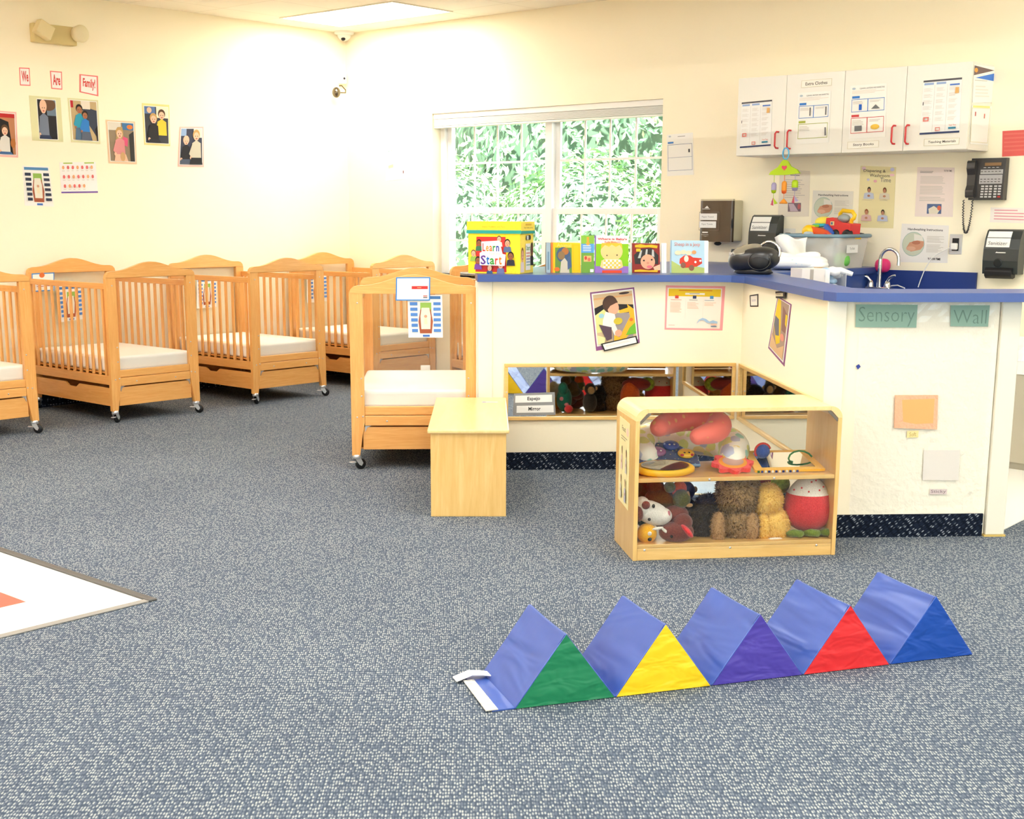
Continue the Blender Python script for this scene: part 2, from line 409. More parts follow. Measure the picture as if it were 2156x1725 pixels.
# troffers
FIX = [(-8.14, 7.475), (-1.4, 6.9), (-5.7, 4.75), (-3.27, 4.75), (-.8, 4.75), (-7.6, 2.3), (-5.7, 2.3), (-3.27, 2.3), (-.8, 2.3), (-5.7, -.2), (-3.27, -.2), (-.8, -.2), (1.6, 4.75), (1.6, 2.3)]
for i, (x, y) in enumerate(FIX):
    M = pose((x, y, ZC), 0)
    o = thing('ceiling_light', 'lit rectangular ceiling panel in the tile ceiling above the corner cribs' if i == 0 else 'lit rectangular ceiling panel further into the room, out of the photo', 'light', M, None if i == 0 else 'ceiling panels out of view')
    if i == 0:
        f = MB(); w, d = .655, .325
        for b in ((-w, -d, w, -d+.018), (-w, d-.018, w, d), (-w, -d+.018, -w+.018, d-.018), (w-.018, -d+.018, w, d-.018)): f.box(b[0], b[1], -.008, b[2], b[3], 0, TRIMW)
        f.build('frame', o); dif = MB().box(-w+.018, -d+.018, -.006, w-.018, d-.018, -.001, PANEL).build('diffuser', o); fr0, di0 = f, dif
        fm = o.children[0].data
    else:
        for n_, me in (('frame', fm), ('diffuser', dif.data)):
            c = bpy.data.objects.new(n_, me); COL.objects.link(c); c.parent = o

# ================================================================ WINDOW
P_WIN = P_BACK.off(-.13)
YW = YB+.13
VIN = col(252, 252, 250, .35, 0, .5, 'white_vinyl', .95)
wt = MB(); wt.box(WX0, YB, WZ0-.03, WX1, YB+D, WZ0, VIN); wt.box(WX0, YB+.10, WZ0, WX0+.05, YB+D, WZ1, VIN); wt.box(WX1-.05, YB+.1, WZ0, WX1, YB+D, WZ1, VIN)
wt.box(WX0, YB+.1, WZ1-.05, WX1, YB+D, WZ1, VIN); wt.box(-6.895, YB+.085, WZ0, -6.83, YB+D, WZ1, VIN)
win = struct(wt.build('window_1', bevel=.003))
for x0, x1 in ((WX0+.05, -6.895), (-6.83, WX1-.05)):
    for (z0, z1, yy, up) in ((1.45, WZ1-.05, YW+.005, 1), (WZ0, 1.475, YW-.03, 0)):
        s = MB(); g = .045
        s.box(x0, yy, z0, x0+g, yy+.025, z1, VIN); s.box(x1-g, yy, z0, x1, yy+.025, z1, VIN)
        s.box(x0+g, yy, z0, x1-g, yy+.025, z0+.032, VIN); s.box(x0+g, yy, z1-.045, x1-g, yy+.025, z1, VIN)
        so_ = s.build('sash', win, bevel=.002)
        mt = MB(); n = 4
        for k in range(1, n):
            xx = x0+g+(x1-x0-2*g)*k/n; mt.box(xx-.0085, yy+.007, z0+.03, xx+.0085, yy+.016, z1-.045, VIN)
        zz = 1.842 if up else 1.21
        mt.box(x0+g, yy+.0065, zz-.0085, x1-g, yy+.0155, zz+.0085, VIN)
        mt.build('muntin', so_)
        MB().box(x0+g-.005, yy+.010, z0+.025, x1-g+.005, yy+.013, z1-.04, GLASS).build('pane', so_)
# raised blind
o = thing('window_blind', 'white slatted blind drawn up into a bundle at the head of the window', 'blind', (0, 0, 0))
MB().box(WX0+.004, YB+.012, WZ1-.045, WX1-.004, YB+.07, WZ1-.001, col(250, 250, 246, .4)).build('headrail', o, bevel=.004)
b = MB()
for k in range(9): b.box(WX0+.008, YB+.015, WZ1-.052-k*.006, WX1-.008, YB+.065, WZ1-.048-k*.006, col(250, 250, 246, .4))
b.build('slats', o); MB().box(WX0+.008, YB+.013, WZ1-.118, WX1-.008, YB+.067, WZ1-.104, col(250, 250, 246, .4)).build('bottom_rail', o, bevel=.004)

# ================================================================ OUTSIDE
struct(MB().box(-40, -40, -.3, 40, 40, -.2, wall_mat('garden_soil', (120, 110, 84), .5, 20)).build('floor.003'))
m, t, p = newmat('red_brick')
br = t.nodes.new('ShaderNodeTexBrick'); br.inputs['Scale'].default_value = 1; br.inputs['Brick Width'].default_value = .2; br.inputs['Row Height'].default_value = .067
br.inputs['Mortar Size'].default_value = .008; br.inputs['Color1'].default_value = (*L(132, 88, 84), 1); br.inputs['Color2'].default_value = (*L(112, 72, 72), 1); br.inputs['Mortar'].default_value = (*L(205, 200, 195), 1)
t.links.new(mapping(t, (1, 1, 1), (math.radians(90), 0, math.radians(90))), br.inputs['Vector']); t.links.new(br.outputs['Color'], p.inputs['Base Color'])
bk = MB(); bk.box(XL-.2, YB+D, -.2, WX0+.02, YB+D+.1, 3.1, m); bk.box(WX1-.02, YB+D, -.2, 0, YB+D+.1, 3.1, m); bk.box(WX0+.02, YB+D, -.2, WX1-.02, YB+D+.1, WZ0-.02, m); bk.box(WX0+.02, YB+D, WZ1+.01, WX1-.02, YB+D+.1, 3.1, m)
struct(bk.build('wall_outside'))
struct(MB().box(XL-.3, YF-1.9, ZC+.12, XR+1.5, YB+D+.25, ZC+.2, RUB).build('sun_block_roof'))  # unseen roof slab, overhang added to keep direct sun out of the room
LEAF = [col(126, 164, 118, .5, 0, .5, 'leaf_green', 1), col(168, 196, 138, .5, 0, .5, 'leaf_light', 1), col(92, 130, 98, .55, 0, .4, 'leaf_deep', 1)]
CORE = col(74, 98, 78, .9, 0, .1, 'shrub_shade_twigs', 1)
def shrub(name, label, cat, c, r, n, size, seed, mix=(.5, .35, .15), group=None):
    rr = random.Random(seed); o = thing(name, label, cat, (c[0], c[1], -.2), group)
    f = MB(); vs = [[], [], []]
    for i in range(n):
        th = rr.uniform(0, 2*PI); cz = rr.uniform(-1, 1); q = math.sqrt(1-cz*cz)
        k = rr.uniform(.86, 1.06)*(1+.09*math.sin(5*th+seed)*math.cos(6*cz+seed))
        d = Vector((q*math.cos(th), q*math.sin(th), cz))
        p_ = Vector((d.x*r[0]*k, d.y*r[1]*k, d.z*r[2]*k+r[2]+.05))
        nn = (d+Vector((rr.uniform(-.7, .7), rr.uniform(-.7, .7), rr.uniform(-.3, .9)))).normalized()
        u = nn.orthogonal().normalized(); w = nn.cross(u); a = rr.uniform(0, 2*PI); u, w = u*math.cos(a)+w*math.sin(a), w*math.cos(a)-u*math.sin(a)
        s_ = size*rr.uniform(.7, 1.3)
        vs[rr.choices((0, 1, 2), mix)[0]].append([p_-u*s_, p_+w*s_*.36+nn*s_*.1, p_+u*s_, p_-w*s_*.36+nn*s_*.1])
    for k in range(3):
        V = [v for q4 in vs[k] for v in q4]; f.add(V, [(4*i, 4*i+1, 4*i+2, 4*i+3) for i in range(len(vs[k]))], LEAF[k])
    f.build('foliage', o)
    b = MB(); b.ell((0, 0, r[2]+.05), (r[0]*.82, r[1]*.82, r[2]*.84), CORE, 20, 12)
    for k in range(4): b.tube([(.1*k-.15, 0, 0), (.2*k-.3, .1, r[2]*.6)], .03, CORE, 6)
    b.build('branches', o); return o
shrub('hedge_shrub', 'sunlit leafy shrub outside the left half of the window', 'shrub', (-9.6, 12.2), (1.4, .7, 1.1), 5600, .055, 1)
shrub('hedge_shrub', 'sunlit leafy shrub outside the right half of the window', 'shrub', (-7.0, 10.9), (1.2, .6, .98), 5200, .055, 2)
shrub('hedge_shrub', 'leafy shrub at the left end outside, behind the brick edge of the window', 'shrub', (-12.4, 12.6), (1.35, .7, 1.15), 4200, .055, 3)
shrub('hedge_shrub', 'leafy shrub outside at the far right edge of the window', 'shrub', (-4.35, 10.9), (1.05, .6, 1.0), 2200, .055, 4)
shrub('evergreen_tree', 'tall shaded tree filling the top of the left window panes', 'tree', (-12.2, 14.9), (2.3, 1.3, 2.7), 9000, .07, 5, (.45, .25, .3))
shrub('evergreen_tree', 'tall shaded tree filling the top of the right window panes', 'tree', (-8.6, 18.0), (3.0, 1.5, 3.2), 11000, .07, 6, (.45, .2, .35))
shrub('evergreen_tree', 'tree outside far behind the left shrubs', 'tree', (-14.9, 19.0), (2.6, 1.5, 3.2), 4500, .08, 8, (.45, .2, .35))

# ================================================================ STATION WALLS
ZU, ZT = 1.062, 1.100
AL = .292                       # left end of the long nook wall
T = .12
w = MB(); w.prism([AB(*q)[:2] for q in ((AL, BA), (AB_+T, BA), (AB_+T, BA+T), (AL, BA+T))], 0, ZU-.001, WALL); struct(w.build('wall_nook_back'))
w = MB(); w.prism([AB(*q)[:2] for q in ((AB_, BC), (AB_, BA), (AB_+T, BA), (AB_+T, BC))], 0, ZU-.001, WALL); struct(w.build('wall_nook_side'))
w = MB(); w.prism([AB(*q)[:2] for q in ((AB_+T, BC), (AB_+T, BC+T), (2.515, BC+T), (2.515, BC))], 0, ZU-.001, WALLW); struct(w.build('wall_station'))
def abbox(name, a0, b0, z0, a1, b1, z1, m, bev=0):
    # local x along a, y along b
    M = pose(AB(a0, b0, z0), 45); o = MB().box(0, 0, 0, a1-a0, b1-b0, z1-z0, m).build(name, None, M, bev); return o
struct(abbox('baseboard_nook', AL+.03, BA-.012, 0, AB_-.012, BA-.001, .1, CARPETB))
struct(abbox('baseboard_side', AB_-.012, BC+.0, 0, AB_-.001, BA-.012, .1, CARPETB))
struct(abbox('baseboard_station', AB_+.055, BC-.012, 0, 2.505, BC-.001, .104, CARPETB))
struct(abbox('trim_2', AL-.01, BA-.014, .1, AL+.07, BA-.001, ZU-.002, TRIMW, .003))
struct(abbox('trim_3', AB_-.03, BC-.016, 0, AB_+.055, BC-.001, ZU-.002, TRIMW, .003))
struct(abbox('trim_4', 2.518, BC-.02, .008, 2.605, BC+T+.02, ZU-.002, TRIMW, .004))
struct(abbox('trim_5', 2.51, BC-.026, 0, 2.61, BC+T, .008, col(222, 190, 110, .4)))
struct(abbox('trim_6', AL-.02, BA, 0, AL-.001, BA+T, ZU-.002, TRIMW, .003))

# counter tops: the raised bar, one continuous blue laminate slab
def arc(c, r, a0, a1, n=6): return [(c[0]+r*math.cos(math.radians(a0+(a1-a0)*i/n)), c[1]+r*math.sin(math.radians(a0+(a1-a0)*i/n))) for i in range(n+1)]
fb, fc, fa = BA-.075, BC-.12, AB_-.045
out = [(AL-.015, fb)]+[(fa-.14, fb), (fa-.05, fb-.03), (fa, fb-.13)]+[(fa, fc+.13), (fa+.03, fc+.04), (fa+.12, fc)]
out += arc((2.72, fc+.12), .12, -90, 0)+arc((2.72, 5.93-.12), .12, 0, 90)
out += [(2.03, 5.93), (1.945, 6.02), (2.02, 7.66), (AL-.015, 7.66)]
bar = thing('bar_counter', 'raised blue laminate bar top capping the cream half walls', 'counter', (0, 0, 0))
m2 = MB(); m2.prism([tuple(AB(*q))[:2] for q in out], ZU, ZT, BLUE); m2.build('worktop', bar, bevel=.004)
# raised platform along the window wall, its open edge faces the sink
cc = thing('changing_counter', 'blue laminate counter at bar height under the tub of toys', 'counter', (0, 0, 0))
XE = -3.95
n_ = AB(2.02, 7.66)
pl_ = [(XE, 6.95), (XE, YB-.002), (-5.5, YB-.002), (-5.5, 5.6+.35), tuple(AB(.6, 7.664))[:2], tuple(AB(2.015, 7.664))[:2]]
m3 = MB(); m3.prism(pl_, ZU, ZT, BLUE); m3.build('worktop', cc, bevel=.003)
m3 = MB(); m3.prism([(XE-.01, 6.98), (XE-.01, YB-.01), (-5.4, YB-.01), (-5.4, 6.2), tuple(AB(.7, 7.70))[:2], tuple(AB(1.98, 7.70))[:2]], 0, ZU-.001, col(46, 76, 150, .4, 0, .4, 'blue_laminate_side')); m3.build('base', cc)
# sink counter
sk = thing('sink_counter', 'lower blue sink counter with tall backsplash below the posters', 'counter', (0, 0, 0))
MB().box(XE+.002, 7.52, .925, -3.30, YB-.02, .965, BLUE).build('worktop', sk, bevel=.003)
MB().box(XE+.002, YB-.02, .925, -3.318, YB-.002, 1.083, col(32, 60, 134, .35, 0, .5, 'deep_blue_laminate')).build('backsplash', sk, bevel=.002)
MB().box(XE+.002, 7.55, 0, -3.31, YB-.003, .924, col(232, 226, 208, .5)).build('cabinet', sk)
# faucet
fx, fy, fz = -3.87, 7.93, .965
fo = thing('gooseneck_faucet', 'tall chrome gooseneck faucet with two lever handles at the sink', 'faucet', (fx, fy, fz))
MB().box(-.085, -.03, 0, .085, .03, .018, CHROME).build('base_plate', fo, bevel=.006)
pts = [(0, 0, .015), (0, 0, .19)]+[(.062-.062*math.cos(math.radians(a)), -.0*a, .19+.066*math.sin(math.radians(a))) for a in range(20, 200, 20)]+[(.125, 0, .155)]
MB().tube(pts, [.0135, .012]+[.0105]*(len(pts)-3)+[.0115], CHROME, 14).build('spout', fo)
for s_ in (-1, 1):
    h = MB().lathe([(.024, .018), (.02, .035), (.013, .055), (.004, .06)], CHROME, (s_*.058, 0, 0), 14)
    h.tube([(s_*.058, 0, .05), (s_*.075, -.01, .075), (s_*.10, -.02, .088), (s_*.118, -.024, .094 if s_ > 0 else .085)], [.011, .010, .009, .006], CHROME, 10); h.build('lever_handle', fo)
# ================================================================ CRIBS
# local frame: x across the foot end (0..0.72), y from the foot end back to the head, z up
CW, CL = .72, 1.05
MATT = col(252, 250, 244, .7, 0, .2, 'white_vinyl_mattress', 1)
def arch_pts(z_low, w=CW, lo=.99, corner=1.035, peak=1.095):
    pts = [(0, z_low), (w, z_low)]
    r = .045
    pts += [(w, corner-r)]+[(w-r+r*math.cos(math.radians(a)), corner-r+r*math.sin(math.radians(a))) for a in (30, 60, 90)]
    for i in range(1, 16):
        s_ = i/16; k = .5-.5*math.cos(2*PI*s_); pts.append((w-r-(w-2*r)*s_, corner+(peak-corner)*k**1.25))
    pts += [(r+r*math.cos(math.radians(a)), corner-r+r*math.sin(math.radians(a))) for a in (90, 120, 150)]+[(0, corner-r)]
    return pts
def make_crib(label):
    t = thing('evacuation_crib', label, 'crib', None, 'pine cribs with clear end panels')
    th = .03
    for e, y0 in ((0, 0.0), (1, CL-th)):
        MB().prism(arch_pts(.992), y0, y0+th, PINE_X, 'y').build('arched_rail', t, bevel=.004)
        for sx in (0, 1):
            pw = .075
            p_ = [(0, .082), (.045, .082), (.062, .2), (pw, .27), (pw, .9915), (0, .9915)]
            if sx: p_ = [(CW-a, b) for a, b in p_][::-1]
            g = MB().prism(p_, y0, y0+th, PINE_Z, 'y').build('leg', t, bevel=.004)
            xx = CW-.045 if sx else .045
            for bx, bz in ((0, .94), (.015*(1-2*sx), .52), (.015*(1-2*sx), .42), (-.012*(1-2*sx), .30), (.02*(1-2*sx), .305)):
                bb = MB().lathe([(.0001, 0), (.0042, 0), (.005, .003)], STEEL, (0, 0, 0), 8, 'y')
                bb.build('bolt', g, Vector((xx+bx, y0-.002 if e == 0 else y0+th-.001, bz)))
            # caster
            cx = CW-.026 if sx else .026
            ca = thing('caster', None, None, None); ca.parent = t; ca.location = (cx, y0+th/2, 0)
            ca.rotation_euler.z = (.5, -.9, 1.2, -.4)[e*2+sx]
            MB().lathe([(.016, .062), (.024, .066), (.024, .078), (.02, .086)], CASTM, (0, 0, 0), 14).build('swivel', ca)
            k = MB()
            for s_ in (-1, 1): k.prism([(-.014, .068), (.016, .068), (.032, .036), (.022, .020), (.010, .026), (-.012, .055)], s_*.0145-.0015, s_*.0145+.0015, CASTM, 'y')
            k.box(-.014, -.014, .062, .016, .014, .068, CASTM); k.build('fork', ca)
            wv = MB().lathe([(.008, -.011), (.028, -.011), (.0305, -.006), (.0305, .006), (.028, .011), (.008, .011)], BLACK, (.022, 0, .0305), 20, 'y'); wv.build('wheel', ca)
            if e == 0: MB().box(-.045, -.012, .040, -.008, .012, .046, CASTM).build('brake_pedal', ca, bevel=.002)
        MB().box(.0755, y0+.012, .362, CW-.0755, y0+.016, .990, ACRYL).build('clear_end_panel', t)
        lr = MB(); lr.box(.0755, y0+.004, .312, CW-.0755, y0+.026, .361, PINE_X); lr.box(.0755, y0+.001, .252, CW-.0755, y0+.028, .309, PINE_X)
        lr = lr.build('lower_rail', t, bevel=.003)
        for bx in (.2, CW-.2): MB().lathe([(.0001, 0), (.0042, 0), (.005, .003)], STEEL, (0, 0, 0), 8, 'y').build('bolt', lr, Vector((bx, y0-.002 if e == 0 else y0+th-.001, .278)))
        for sx in (0, 1):
            x = CW-.0755 if sx else .0755; s_ = -1 if sx else 1
            MB().prism([(x, .251), (x+s_*.035, .251), (x+s_*.012, .240), (x, .215)], y0+.006, y0+.022, STEEL, 'y').build('corner_brace', t)
    for sx in (0, 1):
        x0 = CW-.026 if sx else .004; x1 = x0+.022
        r = MB().box(x0, th+.0005, .915, x1, CL-th-.0005, .955, PINE_Y).build('top_side_rail', t, bevel=.003)
        MB().box(x0, th+.0005, .262, x1, CL-th-.0005, .325, PINE_Y).build('bottom_side_rail', t, bevel=.003)
        s_ = MB(); n = 12
        for k in range(n):
            yy = th+.045+(CL-2*th-.09)*k/(n-1); s_.box(x0+.004, yy-.011, .3255, x0+.018, yy+.011, .9145, PINE_Z)
        s_.build('slats', r, bevel=.002)
    # drawer under the bed with a finger notch cut in its side
    d = MB(); ylo, yhi = .034, CL-.034; mid = CL/2
    notch = [(ylo, .115), (yhi, .115), (yhi, .240), (mid+.09, .240), (mid+.05, .214), (mid-.05, .214), (mid-.09, .240), (ylo, .240)]
    d.prism(notch, .012, .026, PINE_Y, 'x'); d.prism(notch, CW-.026, CW-.012, PINE_Y, 'x')
    d.box(.064, .012, .115, CW-.064, .026, .243, PINE_X); d.box(.064, CL-.026, .115, CW-.064, CL-.012, .243, PINE_X)
    d.box(.03, .03, .116, CW-.03, CL-.03, .124, PINE_X)
    d.build('drawer', t)
    MB().box(.028, .032, .335, CW-.028, CL-.032, .345, PINE_X).build('bed_base', t)
    m_ = MB().box(.03, .034, .3465, CW-.03, CL-.034, .452, MATT).build('mattress', t, bevel=.022, seg=4)
    for p_ in m_.data.polygons: p_.use_smooth = False
    return t
c0 = make_crib('pine crib against the left wall, cut off by the left edge of the photo')
CR = [((-8.03, 3.70), 90, None),
      ((-8.03, 4.97), 90, 'pine crib against the left wall, second from the photo edge, its drawer notch in view'),
      ((-8.06, 6.20), 90, 'pine crib against the left wall, glare on its end panel, third from the photo edge'),
      ((-8.02, 7.40), 90, 'pine crib in the far corner of the room, half hidden by the nearest crib'),
      ((-7.17, 7.42), -22, 'pine crib under the window, mostly hidden behind the yellow storage box')]
cribs = []
for i, (q, deg, lb) in enumerate(CR):
    o = c0 if i == 0 else copy_tree(c0)
    if lb: o['label'] = lb
    if deg == 90: M = pose((q[0], q[1], 0), 90)
    else:
        # its head end stands at the left: local y runs left
        u = Vector((math.cos(math.radians(68)), math.sin(math.radians(68)), 0))
        M = pose(Vector((q[0], q[1], 0))+Vector((u.y, -u.x, 0))*CL, 68)
    o.matrix_world = M; cribs.append(o)
near = copy_tree(c0); near['label'] = 'nearest pine crib, beside the blue counter, with a blue bordered card on its arch'
near.matrix_world = pose(AB(-.43, 7.425), 44.3); cribs.append(near)
MB().box(.375, .985, .40, .435, .99, .485, WHITE).build('mattress_tab', near, bevel=.002)

# papers fixed to cribs
def safe_ops(bluetop=True):
    o_ = [('r', .05, .03, .95, .1, col(70, 120, 180)), ('r', .36, .18, .68, .6, col(150, 190, 90)), ('p', [(.34, .9), (.30, .62), (.36, .34), (.66, .34), (.72, .62), (.68, .9)], col(170, 90, 60)),
          ('p', [(.38, .8), (.36, .5), (.4, .3), (.62, .3), (.66, .5), (.64, .8)], col(236, 232, 214)), ('e', .51, .5, .045, .035, col(214, 160, 130)), ('p', [(.47, .54), (.55, .54), (.56, .68), (.46, .68)], col(240, 226, 190)),
          ('r', .42, .93, .62, .98, col(70, 120, 200))]
    c = col(84, 138, 214) if bluetop else col(54, 62, 84)
    for k in range(6):
        t_ = .17+k*.125; o_ += [('r', .06+.01*k, t_, .28, t_+.075, c), ('r', .74, t_, .95, t_+.07, c)]
    if not bluetop: o_[0] = ('r', .05, .03, .95, .1, col(86, 140, 190))
    return o_
def card_ops(): return [('r', 0, 0, 1, 1, col(60, 140, 215)), ('r', .035, .05, .965, .95, col(252, 251, 250)), ('r', .46, .38, .93, .51, col(214, 56, 56)), ('r', .62, .43, .74, .465, col(240, 170, 120)), ('r', .8, .78, .92, .83, col(200, 120, 110)), ('r', .8, .85, .92, .89, col(70, 70, 80))]
def pf(crib, dy):  # the plane of a crib's foot end
    M = crib.matrix_world; R3 = M.to_3x3(); x = R3 @ Vector((1, 0, 0)); y = R3 @ Vector((0, 1, 0))
    return Plane(M.translation+y*dy, x, -y)
bpy.context.view_layer.update()
sheet('name_card', 'blue bordered white card with a red bar on the arch of the nearest crib', 'card', pf(near, -.001), [(834, 584), (906, 583.5), (905.5, 633), (833, 633)], card_ops())
sheet('safe_sleep_poster', 'safe sleep poster with blue captions hanging behind the nearest crib end panel', 'poster', pf(near, .0115), [(858, 621), (931, 621), (932.5, 711), (860, 711)], safe_ops())
hp = lambda c: pf(c, CL-.002-.030)
sheet('name_card', 'blue bordered card with a round orange sun at the head of the second crib', 'card', hp(cribs[1]), [(66, 576), (114, 573.5), (114, 612), (68, 615)],
      [('r', 0, 0, 1, 1, col(70, 140, 210)), ('r', .04, .06, .96, .94, col(250, 248, 240)), ('e', .45, .12, .12, .14, col(230, 120, 60)), ('L', .2, .4, .8, .8, 4, col(190, 120, 130))])
sheet('safe_sleep_poster', 'safe sleep poster seen between the slats of the second crib', 'poster', hp(cribs[1]), [(120, 603), (174, 599), (175, 672), (124, 679)], safe_ops())
sheet('safe_sleep_poster', 'safe sleep poster seen between the slats of the third crib', 'poster', hp(cribs[2]), [(414, 588), (456, 585), (456, 646), (414, 650)], safe_ops())
sheet('safe_sleep_poster', 'safe sleep poster on the head end of the far corner crib', 'poster', hp(cribs[3]), [(646, 576), (690, 573), (690, 634), (646, 638)], safe_ops())
# ================================================================ THE NOOK
# bench
bn = thing('bench', 'low birch bench with a glossy top standing between the nearest crib and the mirror', 'bench', pose(AB(-.004, 6.19), 45-2.6))
MB().box(0, 0, .406, .388, 1.14, .425, BIRCH_TOP).build('top', bn, bevel=.006, seg=3)
MB().box(.014, .022, 0, .374, .040, .4055, BIRCH).build('end_panel', bn, bevel=.002)
MB().box(.014, 1.085, 0, .374, 1.103, .4055, BIRCH).build('end_panel', bn, bevel=.002)
MB().box(.014, .0405, .20, .032, 1.0845, .4055, BIRCH).build('side_panel', bn); MB().box(.356, .0405, .20, .374, 1.0845, .4055, BIRCH).build('side_panel', bn)
st = MB(); st.prism([(.255, .93), (.34, .93), (.34, .965), (.255, .965)], .4252, .4258, col(205, 190, 215, .3)); st.prism([(.258, .937), (.275, .937), (.275, .958), (.258, .958)], .4259, .4262, col(130, 110, 190, .3)); st.build('sticker', bn)
# wall mirrors
def mirror(label, M, w, z0, z1):
    o = thing('wall_mirror', label, 'mirror', M, None); fw = .021
    f = MB()
    for b in ((0, z0, w, z0+fw), (0, z1-fw, w, z1), (0, z0+fw, fw, z1-fw), (w-fw, z0+fw, w, z1-fw)): f.box(b[0], -.018, b[1], b[2], -.001, b[3], BIRCH_X)
    f.build('frame', o, bevel=.003); MB().box(fw-.004, -.007, z0+fw-.004, w-fw+.004, -.0015, z1-fw+.004, MIRROR).build('mirror_glass', o)
    sc_ = MB()
    for x in (.012, w-.012):
        sc_.lathe([(.0001, -.0205), (.004, -.0195), (.0045, -.018)], STEEL, (x, 0, (z0+z1)/2), 8, 'y')
    sc_.build('screw', o)
mirror('long low birch framed mirror on the wall facing the room, with the bilingual label', P_A.mat(P_A.o+P_A.u*.43), 1.312, .285, .607)
mirror('long low birch framed mirror on the side wall of the nook, beside the toy shelf', P_B.mat(P_B.o+P_B.u*(-7.365)), 1.6, .285, .607)
sheet('mirror_label', 'grey card reading Espejo and Mirror stuck to the low mirror', 'label', P_A.off(.008), [(1082, 829), (1168, 826), (1169.5, 874), (1080, 875)],
      [('r', .04, .1, .93, .42, WHITE), ('r', .08, .56, .96, .88, WHITE), ('t', 'Espejo', .33, .17, .64, .37, col(60, 60, 60), .02), ('t', 'Mirror', .36, .62, .65, .79, col(60, 60, 60), .02)], col(152, 152, 152))

# toy shelf
SH = 49.0; S0 = at_z(1332, 1182, 0); SM = pose(S0, SH); SW, SD, SZ = .885, .37, .643
su = Vector((math.cos(math.radians(SH)), math.sin(math.radians(SH)), 0)); sn = Vector((su.y, -su.x, 0))
P_S = Plane(S0, su, sn)          # front plane of the shelf, n towards the camera
P_SL = Plane(S0, -(-sn)*-1 if False else sn, -su)   # left side: u runs towards the camera
def sp(px, py, y):               # point at depth y behind the clear panel, in shelf coordinates
    p = P_S.off(-y).hit(px, py); d = p-S0; return Vector((d.dot(su), -d.dot(sn), d.z))
def sz(px, py, z):
    p = at_z(px, py, z); d = p-S0; return Vector((d.dot(su), -d.dot(sn), d.z))
s = thing('toy_shelf', 'low birch shelf unit with rounded corners and a clear back, filled with soft toys', 'shelf', SM)
R_ = .05; th = .018
for x in (0, SW-th): MB().box(x, 0, 0, x+th, SD, SZ-R_, BIRCH).build('side_panel', s, bevel=.002)
MB().box(R_, 0, SZ-th, SW-R_, SD, SZ, BIRCH_TOP).build('top', s, bevel=.002)
for sx in (0, 1):
    p_ = [(R_-R_*math.cos(math.radians(a)), SZ-R_+R_*math.sin(math.radians(a))) for a in range(0, 91, 10)]+[(R_, SZ-th-.001), (R_-.006, SZ-th-.004), (th+.004, SZ-R_+.004), (th, SZ-R_)]
    if sx: p_ = [(SW-a, b) for a, b in p_][::-1]
    MB().prism(p_, 0, SD, BIRCH_TOP, 'y').build('rounded_corner', s)
    c = .074; x = SW if sx else 0; q = -1 if sx else 1
    MB().prism([(x+q*.019, SZ-.064), (x+q*.023, SZ-.064), (x+q*.064, SZ-.023), (x+q*.064, SZ-.0195), (x+q*.052, SZ-.0195), (x+q*.019, SZ-.052)], .0005, .004, col(120, 110, 96, .4), 'y').build('corner_bracket', s)
MB().box(th+.0005, .006, .333, SW-th-.0005, SD, .351, BIRCH_X).build('shelf', s, bevel=.002)
b = MB(); b.box(th+.0005, .006, .052, SW-th-.0005, SD, .068, BIRCH_X); b.box(th+.0005, .004, 0, SW-th-.0005, .020, .0515, BIRCH_X); b.build('base', s, bevel=.002)
MB().box(th+.001, .0015, .040, SW-th-.001, .0045, SZ-th-.002, ACRYL).build('clear_panel', s)
for x, z in ((.32, .342), (.60, .342), (.05, .046), (.42, .046), (.80, .046)):
    MB().lathe([(.0001, 0), (.004, .001), (.005, .003)], STEEL, (0, 0, 0), 10, 'y').build('screw', s, Vector((x, -.0022, z)))
pl = Plane(S0, -sn*-1*-1, -su)
P_SL = Plane(S0, sn, -su)
def plate_person(x, y, s_, shirt, hair=col(70, 50, 40), skin=col(190, 140, 110)):
    return [('e', x, y-.55*s_, .17*s_, .24*s_, hair), ('e', x, y-.48*s_, .13*s_, .19*s_, skin), ('p', [(x-.42*s_, y+.6*s_), (x-.3*s_, y-.18*s_), (x-.08*s_, y-.28*s_), (x+.08*s_, y-.28*s_), (x+.3*s_, y-.18*s_), (x+.42*s_, y+.6*s_)], shirt), ('e', x, y+.12*s_, .15*s_, .1*s_, skin)]
sheet('sign_poster', 'pale yellow poster of signing people stuck on the left side of the toy shelf', 'poster', P_SL, [(1306, 876), (1327, 893), (1323, 1076), (1302, 1049)],
      [('t', 'Food', .25, .08, .6, .14, col(90, 80, 70)), ('e', .8, .12, .12, .05, col(240, 210, 190)), ('L', .2, .2, .8, .26, 2, col(170, 160, 130))]
      + plate_person(.3, .48, .2, col(226, 200, 190)) + plate_person(.75, .48, .2, col(210, 205, 190)) + plate_person(.3, .82, .2, col(214, 212, 196)) + plate_person(.75, .82, .2, col(190, 190, 205)), col(244, 232, 176), th=.001)

